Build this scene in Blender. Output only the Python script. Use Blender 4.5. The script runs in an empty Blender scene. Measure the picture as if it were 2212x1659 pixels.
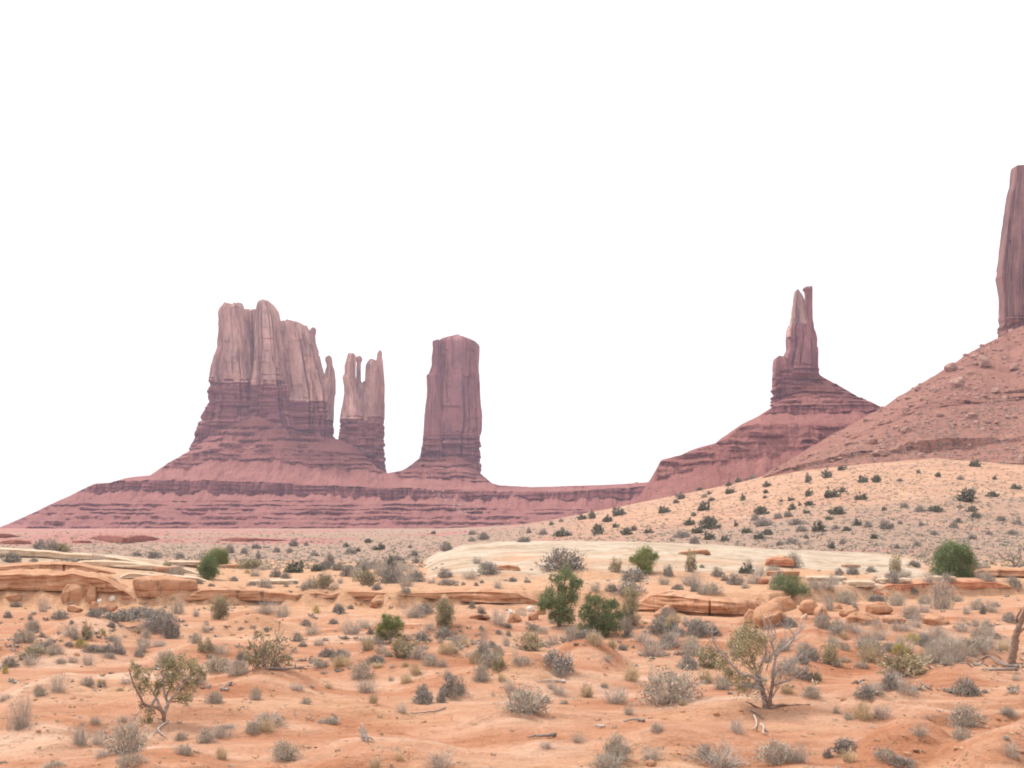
import bpy, math, random
import numpy as np
from mathutils import Vector

scene = bpy.context.scene
# ------------------------------------------------------------------ camera, sky, light, exposure
F, CX, HY, ZC = 2670.0, 1106.0, 1130.0, 5.5      # focal length (px of a 2212 px wide frame), centre, horizon row, eye height
cam = bpy.data.cameras.new("camera")
cam_o = bpy.data.objects.new("camera", cam)
scene.collection.objects.link(cam_o)
cam.sensor_width = 36.0
cam.lens = 36.0 * F / 2212.0
cam.shift_y = (HY - 829.5) / 2212.0
cam.clip_start = 0.5
cam.clip_end = 20000.0
cam_o.location = (0, 0, ZC)
cam_o.rotation_euler = (math.radians(90), 0, 0)
scene.camera = cam_o

SUN_EL, SUN_ROT = math.radians(56), math.radians(302)
w = bpy.data.worlds.new("World"); scene.world = w; w.use_nodes = True
wn, wl = w.node_tree.nodes, w.node_tree.links
wn.clear()
sky = wn.new("ShaderNodeTexSky"); sky.sky_type = 'NISHITA'; sky.sun_disc = False
sky.sun_elevation = SUN_EL; sky.sun_rotation = SUN_ROT
bg_sky = wn.new("ShaderNodeBackground"); bg_sky.inputs[1].default_value = 0.10
bg_cloud = wn.new("ShaderNodeBackground")          # the closed white overcast above the valley
bg_cloud.inputs[0].default_value = (1.0, 0.985, 0.965, 1)
# overcast luminance: the zenith is brighter than the horizon
wtc = wn.new("ShaderNodeTexCoord"); wsep = wn.new("ShaderNodeSeparateXYZ"); wmr = wn.new("ShaderNodeMapRange")
wmr.inputs[1].default_value = 0.0; wmr.inputs[2].default_value = 1.0; wmr.inputs[3].default_value = 0.86; wmr.inputs[4].default_value = 1.12
wl.new(wtc.outputs["Generated"], wsep.inputs[0]); wl.new(wsep.outputs[2], wmr.inputs[0]); wl.new(wmr.outputs[0], bg_cloud.inputs[1])
mixw = wn.new("ShaderNodeMixShader"); mixw.inputs[0].default_value = 0.88
outw = wn.new("ShaderNodeOutputWorld")
wl.new(sky.outputs[0], bg_sky.inputs[0]); wl.new(bg_sky.outputs[0], mixw.inputs[1])
wl.new(bg_cloud.outputs[0], mixw.inputs[2]); wl.new(mixw.outputs[0], outw.inputs[0])

sun = bpy.data.lights.new("sun", 'SUN'); sun.energy = 2.5; sun.angle = math.radians(9); sun.color = (1, 0.95, 0.88)
sun_o = bpy.data.objects.new("sun", sun); scene.collection.objects.link(sun_o)
_az = SUN_ROT
_dir = Vector((math.sin(_az) * math.cos(SUN_EL), math.cos(_az) * math.cos(SUN_EL), math.sin(SUN_EL)))
sun_o.rotation_euler = _dir.to_track_quat('Z', 'Y').to_euler()
sun_o.location = _dir * 400

scene.view_settings.view_transform = 'Standard'
scene.view_settings.look = 'None'
scene.view_settings.gamma = 1
scene.view_settings.exposure = 0.64
scene.render.engine = 'CYCLES'
scene.cycles.max_bounces = 5
scene.cycles.diffuse_bounces = 3
scene.cycles.transparent_max_bounces = 4
scene.cycles.volume_bounces = 1
scene.cycles.use_denoising = True
scene.cycles.filter_width = 1.9

R = random.Random(11)
COL = scene.collection

# ------------------------------------------------------------------ noise
def _hash(ix, iy, iz, seed):
    h = (ix * 374761393 + iy * 668265263 + iz * 2147483647 + seed * 974711) & 0xFFFFFFFF
    h = ((h ^ (h >> 13)) * 1274126177) & 0xFFFFFFFF
    h = ((h ^ (h >> 16)) * 2246822519) & 0xFFFFFFFF
    return ((h ^ (h >> 15)) & 0xFFFFFF).astype(np.float64) / 0xFFFFFF * 2 - 1

def vnoise(x, y, z=0.0, seed=0):
    x, y, z = np.broadcast_arrays(np.asarray(x, float), np.asarray(y, float), np.asarray(z, float))
    xi, yi, zi = np.floor(x), np.floor(y), np.floor(z)
    fx, fy, fz = x - xi, y - yi, z - zi
    fx = fx**3 * (fx * (fx * 6 - 15) + 10); fy = fy**3 * (fy * (fy * 6 - 15) + 10); fz = fz**3 * (fz * (fz * 6 - 15) + 10)
    xi, yi, zi = xi.astype(np.int64), yi.astype(np.int64), zi.astype(np.int64)
    r = 0
    for dx in (0, 1):
        for dy in (0, 1):
            for dz in (0, 1):
                wgt = (fx if dx else 1 - fx) * (fy if dy else 1 - fy) * (fz if dz else 1 - fz)
                r = r + wgt * _hash(xi + dx, yi + dy, zi + dz, seed)
    return r

def fbm(x, y, z=0.0, seed=0, o=4, g=0.5):
    r, a, s = 0, 1.0, 0.0
    for k in range(o):
        r = r + a * vnoise(np.asarray(x) * 2**k, np.asarray(y) * 2**k, np.asarray(z) * 2**k, seed + k * 17)
        s += a; a *= g
    return r / s

def billow(x, y, z=0.0, seed=0, o=3):
    r, a, s = 0, 1.0, 0.0
    for k in range(o):
        r = r + a * np.abs(vnoise(np.asarray(x) * 2**k, np.asarray(y) * 2**k, z, seed + k * 13)); s += a; a *= 0.45
    return r / s

def sstep(a, b, x):
    t = np.clip((np.asarray(x, float) - a) / (b - a), 0, 1)
    return t * t * (3 - 2 * t)

def curve(pts):
    xs = np.array([p[0] for p in pts], float); ys = np.array([p[1] for p in pts], float)
    return lambda u: np.interp(u, xs, ys)

# ------------------------------------------------------------------ mesh helpers
class MB:
    def __init__(self):
        self.v, self.f, self.m = [], [], []
        self.n = 0
    def add(self, verts, faces, mat=0):
        self.v.append(np.asarray(verts, float).reshape(-1, 3))
        for f in faces:
            self.f.append(tuple(int(i) + self.n for i in f))
        self.m.extend([mat] * len(faces))
        self.n += len(self.v[-1])
    def mesh(self, name, mats, smooth=False):
        me = bpy.data.meshes.new(name)
        v = np.concatenate(self.v) if self.v else np.zeros((0, 3))
        nf = len(self.f)
        lt = np.array([len(f) for f in self.f], np.int32)
        li = np.array([i for f in self.f for i in f], np.int32)
        me.vertices.add(len(v)); me.vertices.foreach_set("co", v.astype(np.float32).ravel())
        me.loops.add(len(li)); me.loops.foreach_set("vertex_index", li)
        me.polygons.add(nf)
        ls = np.concatenate([[0], np.cumsum(lt)[:-1]]).astype(np.int32) if nf else lt
        me.polygons.foreach_set("loop_start", ls)
        me.polygons.foreach_set("loop_total", lt)
        me.polygons.foreach_set("material_index", np.array(self.m, np.int32))
        me.polygons.foreach_set("use_smooth", np.full(nf, smooth))
        for m in mats: me.materials.append(m)
        me.update(calc_edges=True)
        return me

def grid_mesh(name, V, mats, smooth=True, keep=None, attrs=None):
    """V: rows x cols x 3; keep: boolean per quad; attrs: {name: rows x cols}"""
    r, c = V.shape[:2]
    idx = np.arange(r * c).reshape(r, c)
    q = np.stack([idx[:-1, :-1], idx[:-1, 1:], idx[1:, 1:], idx[1:, :-1]], -1)
    q = q[keep] if keep is not None else q.reshape(-1, 4)
    used = np.unique(q); remap = np.full(r * c, -1); remap[used] = np.arange(len(used))
    q = remap[q].astype(np.int32); v = V.reshape(-1, 3)[used]
    me = bpy.data.meshes.new(name)
    me.vertices.add(len(v)); me.vertices.foreach_set("co", v.astype(np.float32).ravel())
    me.loops.add(q.size); me.loops.foreach_set("vertex_index", q.ravel())
    me.polygons.add(len(q))
    me.polygons.foreach_set("loop_start", (np.arange(len(q)) * 4).astype(np.int32))
    me.polygons.foreach_set("loop_total", np.full(len(q), 4, np.int32))
    me.polygons.foreach_set("use_smooth", np.full(len(q), smooth))
    for m in mats: me.materials.append(m)
    me.update(calc_edges=True)
    for an, a in (attrs or {}).items():
        at = me.attributes.new(an, 'FLOAT', 'POINT')
        at.data.foreach_set("value", a.reshape(-1)[used].astype(np.float32))
    return me

def link(name, me, parent=None, loc=None, **props):
    o = bpy.data.objects.new(name, me)
    COL.objects.link(o)
    if loc is not None: o.location = loc
    if parent is not None: o.parent = parent
    for k, v in props.items(): o[k] = v
    return o

THINGS = []      # (object, phrase, u, y) whose label is finished at the end
def thing(o, label, cat, group=None):
    o["label"] = label; o["category"] = cat
    if group: o["group"] = group
    return o

def tube(mb, pts, rad, sides=6, mat=0, cap=True):
    pts = [Vector(p) for p in pts]
    n = len(pts); vs = []
    ref = Vector((0.31, 0.87, 0.12))
    for i, p in enumerate(pts):
        t = (pts[min(i + 1, n - 1)] - pts[max(i - 1, 0)])
        if t.length < 1e-9: t = Vector((0, 0, 1))
        t.normalize()
        a = t.cross(ref)
        if a.length < 1e-3: a = t.cross(Vector((1, 0, 0)))
        a.normalize(); b = t.cross(a)
        r = rad[i]
        for k in range(sides):
            an = 2 * math.pi * k / sides
            rr = r * (1 + 0.12 * math.sin(3 * an + i * 1.7))
            vs.append(p + a * math.cos(an) * rr + b * math.sin(an) * rr)
    fs = []
    for i in range(n - 1):
        for k in range(sides):
            k2 = (k + 1) % sides
            fs.append((i * sides + k, i * sides + k2, (i + 1) * sides + k2, (i + 1) * sides + k))
    if cap:
        fs.append(tuple(range(sides))[::-1]); fs.append(tuple((n - 1) * sides + k for k in range(sides)))
    mb.add([tuple(v) for v in vs], fs, mat)

def smooth_path(pts, n, jit=0.0, rng=R):
    """Catmull-Rom resample with jitter"""
    P = [Vector(p) for p in pts]
    P = [P[0] * 2 - P[1]] + P + [P[-1] * 2 - P[-2]]
    out = []
    segs = len(P) - 3
    for i in range(n + 1):
        s = i / n * segs; k = min(int(s), segs - 1); t = s - k
        a, b, c, d = P[k:k + 4]
        q = 0.5 * ((2 * b) + (c - a) * t + (2 * a - 5 * b + 4 * c - d) * t * t + (3 * b - a - 3 * c + d) * t**3)
        if 0 < i: q = q + Vector((rng.uniform(-jit, jit), rng.uniform(-jit, jit), rng.uniform(-jit, jit)))
        out.append(q)
    return out

# ------------------------------------------------------------------ materials
def mat_new(name, rough=0.95):
    m = bpy.data.materials.new(name); m.use_nodes = True
    nt = m.node_tree; b = nt.nodes["Principled BSDF"]
    b.inputs["Roughness"].default_value = rough
    b.inputs["Specular IOR Level"].default_value = 0.15
    return m, nt, b

def nnode(nt, kind, **kw):
    n = nt.nodes.new(kind)
    for k, v in kw.items(): setattr(n, k, v)
    return n

def pos_scaled(nt, sx, sy, sz):
    g = nnode(nt, "ShaderNodeNewGeometry")
    mp = nnode(nt, "ShaderNodeVectorMath", operation='MULTIPLY')
    mp.inputs[1].default_value = (sx, sy, sz)
    nt.links.new(g.outputs["Position"], mp.inputs[0])
    return mp.outputs[0]

def noise_n(nt, vec, scale, detail=4, rough=0.55, dist=0.0):
    n = nnode(nt, "ShaderNodeTexNoise")
    n.inputs["Scale"].default_value = scale; n.inputs["Detail"].default_value = detail
    n.inputs["Roughness"].default_value = rough; n.inputs["Distortion"].default_value = dist
    nt.links.new(vec, n.inputs["Vector"])
    return n.outputs["Fac"]

def ramp(nt, fac, stops):
    r = nnode(nt, "ShaderNodeValToRGB")
    e = r.color_ramp.elements
    e[0].position, e[0].color = stops[0][0], (*stops[0][1], 1)
    e[1].position, e[1].color = stops[-1][0], (*stops[-1][1], 1)
    for p, c in stops[1:-1]:
        x = e.new(p); x.color = (*c, 1)
    nt.links.new(fac, r.inputs[0])
    return r.outputs[0]

def g1(v): return (v, v, v)

def mix(nt, fac, a, b, mode='MIX'):
    n = nnode(nt, "ShaderNodeMix", data_type='RGBA', blend_type=mode)
    for s, i in ((fac, 0), (a, 6), (b, 7)):
        if isinstance(s, (int, float)): n.inputs[i].default_value = s
        elif isinstance(s, tuple): n.inputs[i].default_value = (*s, 1)
        else: nt.links.new(s, n.inputs[i])
    return n.outputs[2]

def attr(nt, name):
    a = nnode(nt, "ShaderNodeAttribute"); a.attribute_name = name
    return a.outputs["Fac"]

def bump(nt, b, h, strength, dist):
    n = nnode(nt, "ShaderNodeBump")
    n.inputs["Strength"].default_value = strength; n.inputs["Distance"].default_value = dist
    nt.links.new(h, n.inputs["Height"]); nt.links.new(n.outputs[0], b.inputs["Normal"])

def make_ground_mat():
    m, nt, b = mat_new("desert_soil")
    p = pos_scaled(nt, 1, 1, 1)
    ps = pos_scaled(nt, 0.35, 1.0, 1.6)
    n1 = noise_n(nt, ps, 0.32, 6, 0.6, 0.6)
    n2 = noise_n(nt, p, 2.2, 6, 0.65)
    n3 = noise_n(nt, p, 9.0, 4, 0.7)
    # orange slickrock of the foreground
    orange = ramp(nt, n1, [(0.30, (0.325, 0.130, 0.065)), (0.44, (0.395, 0.185, 0.105)), (0.55, (0.465, 0.255, 0.163)), (0.68, (0.55, 0.365, 0.265))])
    sand = ramp(nt, n2, [(0.3, (0.405, 0.21, 0.115)), (0.7, (0.54, 0.335, 0.215))])
    plain = ramp(nt, n2, [(0.3, (0.265, 0.175, 0.128)), (0.7, (0.375, 0.25, 0.19))])
    slope = ramp(nt, noise_n(nt, p, 0.10, 6, 0.6), [(0.3, (0.34, 0.19, 0.125)), (0.55, (0.455, 0.265, 0.172)), (0.75, (0.51, 0.325, 0.225))])
    red = ramp(nt, n2, [(0.3, (0.30, 0.135, 0.11)), (0.7, (0.40, 0.20, 0.165))])
    pale = ramp(nt, noise_n(nt, ps, 1.1, 6, 0.65, 0.4), [(0.28, (0.42, 0.325, 0.24)), (0.5, (0.51, 0.425, 0.34)), (0.75, (0.59, 0.51, 0.425))])
    pale = mix(nt, 1.0, pale, ramp(nt, noise_n(nt, pos_scaled(nt, .6, 1, 1), 0.16, 5, 0.65, 0.8), [(0.33, (0.72, 0.62, 0.53)), (0.5, (0.93, 0.90, 0.86)), (0.66, (1.05, 1.05, 1.05))]), 'MULTIPLY')
    joint = ramp(nt, noise_n(nt, pos_scaled(nt, .22, .8, 1.2), 0.5, 4, 0.55, 0.9), [(0.472, g1(1.0)), (0.5, (0.66, 0.60, 0.54)), (0.51, (0.66, 0.60, 0.54)), (0.54, g1(1.0))])
    pale = mix(nt, 0.75, pale, joint, 'MULTIPLY')
    c = mix(nt, attr(nt, "w_sand"), orange, sand)
    c = mix(nt, attr(nt, "w_plain"), c, plain)
    c = mix(nt, attr(nt, "w_red"), c, red)
    c = mix(nt, attr(nt, "w_slope"), c, slope)
    c = mix(nt, attr(nt, "w_pale"), c, pale)
    # grit: small darker and paler grains
    grit = ramp(nt, n3, [(0.30, g1(0.62)), (0.43, g1(0.96)), (0.58, g1(1.0)), (0.72, g1(1.22))])
    c = mix(nt, 1.0, c, grit, 'MULTIPLY')
    streak = ramp(nt, noise_n(nt, pos_scaled(nt, 0.5, 1.3, 9.0), 1.4, 6, 0.7, 0.3), [(0.36, g1(0.84)), (0.5, g1(1.0)), (0.66, g1(1.06))])
    c = mix(nt, 1.0, c, streak, 'MULTIPLY')
    nt.links.new(c, b.inputs["Base Color"])
    hb = nnode(nt, "ShaderNodeMath", operation='ADD')
    nt.links.new(noise_n(nt, pos_scaled(nt, 0.8, 1, 3), 3.0, 8, 0.7, 0.4), hb.inputs[0]); nt.links.new(n3, hb.inputs[1])
    bump(nt, b, hb.outputs[0], 0.75, 0.12)
    return m

def make_butte_mat(name, pale_lo, pale_hi, stain, sc=1.0):
    m, nt, b = mat_new(name)
    p = pos_scaled(nt, 1, 1, 1)
    vert = pos_scaled(nt, 1, 1, 0.07)
    n1 = noise_n(nt, vert, 0.045 * sc, 6, 0.62, 0.4)
    base = ramp(nt, n1, [(0.32, pale_lo), (0.62, pale_hi)])
    patch = ramp(nt, noise_n(nt, p, 0.035 * sc, 5, 0.6), [(0.35, g1(0.76)), (0.65, g1(1.18))])
    c = mix(nt, 1.0, base, patch, 'MULTIPLY')
    varn = ramp(nt, noise_n(nt, pos_scaled(nt, 1, 1, 0.045), 0.085 * sc, 5, 0.6, 0.6), [(0.52, g1(0.0)), (0.68, g1(0.8))])
    vm = ramp(nt, noise_n(nt, pos_scaled(nt, 1, 1, .7), 0.05 * sc, 5, 0.7), [(0.40, g1(0.15)), (0.56, g1(1.0))])
    varn = mix(nt, 1.0, varn, vm, 'MULTIPLY')
    c = mix(nt, varn, c, stain)
    v2 = ramp(nt, noise_n(nt, pos_scaled(nt, 1, 1, 0.035), 0.21 * sc, 5, 0.65, 0.5), [(0.57, g1(0.0)), (0.645, g1(0.7))])
    vm2 = ramp(nt, noise_n(nt, pos_scaled(nt, 1, 1, .5), 0.09 * sc, 5, 0.7), [(0.42, g1(0.1)), (0.54, g1(1.0))])
    v2 = mix(nt, 1.0, v2, vm2, 'MULTIPLY')
    c = mix(nt, v2, c, tuple(x * .65 for x in stain))
    warm = ramp(nt, noise_n(nt, p, 0.055 * sc, 5, 0.7, 1.0), [(0.58, g1(0.0)), (0.74, g1(0.6))])
    c = mix(nt, warm, c, tuple(min(1, x * k) for x, k in zip(pale_hi, (1.15, 1.1, 1.02))))
    nt.links.new(c, b.inputs["Base Color"])
    bump(nt, b, noise_n(nt, pos_scaled(nt, 1, 1, 0.35), 0.30 * sc, 9, 0.78), 1.0, 2.6 / sc)
    return m

def make_band_mat(name, dark, band_hi, sc=1.0):
    m, nt, b = mat_new(name)
    hz = pos_scaled(nt, 0.06, 0.06, 1)
    n1 = noise_n(nt, hz, 0.22 * sc, 6, 0.7, 0.2)
    c = ramp(nt, n1, [(0.36, dark), (0.50, tuple((a + c_) / 2 for a, c_ in zip(dark, band_hi))), (0.66, band_hi)])  # dark and paler strata, the shale's own layer colours
    pv = ramp(nt, noise_n(nt, pos_scaled(nt, 1, 1, 0.12), 0.07 * sc, 5, 0.6), [(0.35, g1(0.8)), (0.65, g1(1.12))])
    c = mix(nt, 1.0, c, pv, 'MULTIPLY')
    nt.links.new(c, b.inputs["Base Color"])
    bump(nt, b, noise_n(nt, hz, 0.5 * sc, 6, 0.7), 0.8, 1.6 / sc)
    return m

def make_talus_mat(name, talus_lo, talus_hi, ledge_lo, ledge_hi, sc=1.0):
    m, nt, b = mat_new(name)
    p = pos_scaled(nt, 1, 1, 1)
    t = ramp(nt, noise_n(nt, p, 0.05 * sc, 6, 0.65), [(0.3, talus_lo), (0.7, talus_hi)])
    l = ramp(nt, noise_n(nt, pos_scaled(nt, 0.05, 0.05, 1), 0.28 * sc, 6, 0.7, 0.2), [(0.36, ledge_lo), (0.64, ledge_hi)])
    c = mix(nt, attr(nt, "w_ledge"), t, l)
    grit = ramp(nt, noise_n(nt, p, 0.55 * sc, 5, 0.75), [(0.33, g1(0.55)), (0.46, g1(0.95)), (0.58, g1(1.05)), (0.70, g1(1.5))])
    c = mix(nt, 1.0, c, grit, 'MULTIPLY')
    nt.links.new(c, b.inputs["Base Color"])
    bump(nt, b, noise_n(nt, p, 0.4 * sc, 8, 0.75), 0.9, 1.2 / sc)
    return m

def make_rock_mat(name, lo, hi, stain=None, sc=1.0):
    m, nt, b = mat_new(name)
    p = pos_scaled(nt, 0.6, 0.6, 1.6)
    c = ramp(nt, noise_n(nt, p, 1.3 * sc, 6, 0.65, 0.4), [(0.32, lo), (0.66, hi)])
    if stain:
        st = ramp(nt, noise_n(nt, pos_scaled(nt, 1, 1, 0.25), 1.6 * sc, 5, 0.6, 0.3), [(0.55, g1(0.0)), (0.66, g1(0.8))])
        c = mix(nt, st, c, stain)
    gr = ramp(nt, noise_n(nt, pos_scaled(nt, 1, 1, 1), 12 * sc, 4, 0.7), [(0.32, g1(0.78)), (0.5, g1(1.0)), (0.7, g1(1.1))])
    c = mix(nt, 1.0, c, gr, 'MULTIPLY')
    nt.links.new(c, b.inputs["Base Color"])
    bump(nt, b, noise_n(nt, p, 5 * sc, 8, 0.7), 0.7, 0.08 / sc)
    return m

def make_plant_mat(name, lo, hi, clump=2.0, rough=0.9, trans=0.0):
    m, nt, b = mat_new(name, rough)
    g = nnode(nt, "ShaderNodeNewGeometry")
    oi = nnode(nt, "ShaderNodeObjectInfo")
    c = ramp(nt, g.outputs["Random Per Island"], [(0.0, lo), (1.0, hi)])
    cl = ramp(nt, noise_n(nt, pos_scaled(nt, 1, 1, 1), clump, 3, 0.6), [(0.34, g1(0.75)), (0.66, g1(1.25))])
    c = mix(nt, 1.0, c, cl, 'MULTIPLY')
    ob = ramp(nt, oi.outputs["Random"], [(0.0, (0.85, 0.84, 0.83)), (0.5, (1.0, 0.98, 0.95)), (1.0, (1.14, 1.10, 1.08))])
    c = mix(nt, 1.0, c, ob, 'MULTIPLY')
    nt.links.new(c, b.inputs["Base Color"])
    return m

M = {}
M['ground'] = make_ground_mat()
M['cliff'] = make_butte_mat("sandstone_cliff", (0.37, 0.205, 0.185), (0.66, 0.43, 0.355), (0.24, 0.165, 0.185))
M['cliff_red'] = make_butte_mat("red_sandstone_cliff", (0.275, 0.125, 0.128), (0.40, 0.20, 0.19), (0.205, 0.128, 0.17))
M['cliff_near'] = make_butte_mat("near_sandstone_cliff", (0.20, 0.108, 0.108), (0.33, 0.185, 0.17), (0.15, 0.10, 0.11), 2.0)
M['band'] = make_band_mat("banded_shale", (0.14, 0.062, 0.076), (0.32, 0.138, 0.126))
M['band_near'] = make_band_mat("banded_shale_near", (0.13, 0.068, 0.068), (0.28, 0.135, 0.112), 2.0)
M['talus'] = make_talus_mat("red_talus", (0.212, 0.078, 0.066), (0.30, 0.130, 0.108), (0.118, 0.043, 0.045), (0.245, 0.094, 0.082))
M['talus_near'] = make_talus_mat("near_red_talus", (0.20, 0.086, 0.065), (0.305, 0.15, 0.113), (0.10, 0.042, 0.033), (0.23, 0.10, 0.07), 2.6)
M['rubble'] = make_rock_mat("talus_rubble", (0.17, 0.085, 0.068), (0.42, 0.255, 0.20), None, 0.4)
M['pale_rubble'] = make_rock_mat("pale_rubble", (0.38, 0.28, 0.24), (0.52, 0.42, 0.37), None, 0.4)
M['slab'] = make_rock_mat("ledge_sandstone", (0.355, 0.17, 0.09), (0.50, 0.29, 0.185), (0.15, 0.085, 0.06))
M['slab_pale'] = make_rock_mat("pale_ledge_sandstone", (0.44, 0.30, 0.20), (0.58, 0.455, 0.345))
M['slab_red'] = make_rock_mat("red_ledge_sandstone", (0.34, 0.13, 0.075), (0.55, 0.27, 0.16), (0.18, 0.09, 0.07))
M['ledge_far'] = make_rock_mat("far_red_ledge", (0.22, 0.085, 0.07), (0.36, 0.165, 0.13), None, .4)
M['white_rock'] = make_rock_mat("white_rock", (0.48, 0.39, 0.32), (0.68, 0.60, 0.53))
M['bark'] = make_rock_mat("grey_bark", (0.14, 0.11, 0.098), (0.31, 0.26, 0.235), None, 6)
M['bark_grey'] = make_rock_mat("weathered_limb", (0.25, 0.215, 0.195), (0.48, 0.43, 0.40), None, 8)
M['bark_brown'] = make_rock_mat("brown_bark", (0.15, 0.095, 0.07), (0.31, 0.21, 0.165), None, 6)
M['deadwood'] = make_rock_mat("bleached_wood", (0.31, 0.26, 0.225), (0.55, 0.485, 0.44), None, 8)
M['juniper'] = make_plant_mat("juniper_foliage", (0.082, 0.122, 0.06), (0.225, 0.28, 0.14))
M['juniper_far'] = make_plant_mat("far_juniper_foliage", (0.11, 0.125, 0.10), (0.26, 0.265, 0.21))
M['bright'] = make_plant_mat("yellow_green_foliage", (0.12, 0.155, 0.06), (0.27, 0.31, 0.125))
M['olive'] = make_plant_mat("olive_foliage", (0.23, 0.205, 0.13), (0.47, 0.41, 0.265))
M['olive_loose'] = make_plant_mat("loose_olive_foliage", (0.21, 0.195, 0.115), (0.47, 0.42, 0.26), 3)
M['sage'] = make_plant_mat("sage_leaf", (0.26, 0.235, 0.19), (0.50, 0.455, 0.375), 4)
M['blue'] = make_plant_mat("blue_sage_leaf", (0.185, 0.178, 0.165), (0.40, 0.375, 0.345), 4)
M['twig'] = make_plant_mat("grey_twig", (0.30, 0.26, 0.23), (0.58, 0.515, 0.465), 4)
M['twig_dark'] = make_plant_mat("dark_twig", (0.19, 0.165, 0.145), (0.40, 0.35, 0.315), 4)
M['straw'] = make_plant_mat("dry_straw", (0.40, 0.31, 0.20), (0.66, 0.54, 0.38), 4)
M['yellow'] = make_plant_mat("rabbitbrush_leaf", (0.28, 0.26, 0.07), (0.52, 0.47, 0.15), 4)

# ------------------------------------------------------------------ the ground as one height function
def P2X(u, D): return (u - CX) / F * D
def P2Z(y, D): return ZC + (HY - y) / F * D

MOUNDS = [  # crest u, crest y, height, half width px, front length, back length (m)
    (1265, 1387, .95, 120, 6, 3.5), (1965, 1557, .75, 170, 4, 2.5), (2190, 1570, .95, 230, 4.5, 3),
    (2010, 1452, .5, 230, 5, 2.2), (870, 1397, .6, 170, 4.5, 2.5), (1150, 1520, .5, 260, 5, 3.2),
    (190, 1335, .9, 130, 6, 3), (440, 1397, .5, 170, 4.5, 2.6), (110, 1462, .55, 150, 4.5, 3),
    (600, 1455, .5, 170, 5, 3), (350, 1618, .4, 220, 3, 2.4), (1130, 1436, .6, 100, 3.5, 2.5),
    (1480, 1552, .55, 210, 4.5, 2.6), (820, 1585, .4, 200, 3.5, 2.4), (1760, 1640, .35, 160, 2.5, 2), (1700, 1420, .45, 130, 5, 3), (560, 1340, .6, 90, 5, 3),
    (1830, 1385, .5, 120, 6, 3), (2080, 1400, .5, 130, 6, 3), (90, 1545, .45, 150, 3, 2), (1010, 1350, .5, 120, 6, 3),
]
dome_crest = curve([(840, 1250), (880, 1235), (915, 1216), (950, 1196), (1000, 1183), (1080, 1176), (1250, 1173), (1400, 1174), (1500, 1177), (1600, 1184),
                    (1700, 1193), (1800, 1199), (1950, 1207), (2010, 1213), (2110, 1230), (2180, 1245)])
left_crest = curve([(-1500, 1190), (-200, 1187), (0, 1186), (150, 1194), (250, 1200), (330, 1210), (400, 1222), (520, 1241), (620, 1258), (700, 1275)])
sand_top = curve([(950, 1150), (1000, 1146), (1100, 1136), (1200, 1117), (1300, 1098), (1400, 1078), (1500, 1059), (1608, 1037), (1720, 1008), (1800, 996), (1881, 985), (2020, 971),
                  (2212, 976), (2500, 960), (3200, 930)])
ledge_D = curve([(-1500, 88), (0, 87), (180, 84), (420, 84), (560, 88), (700, 86), (850, 84), (1180, 86), (1380, 84), (1660, 82), (1800, 92), (2212, 100), (3500, 110)])
D_TOP = 520.0

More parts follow.
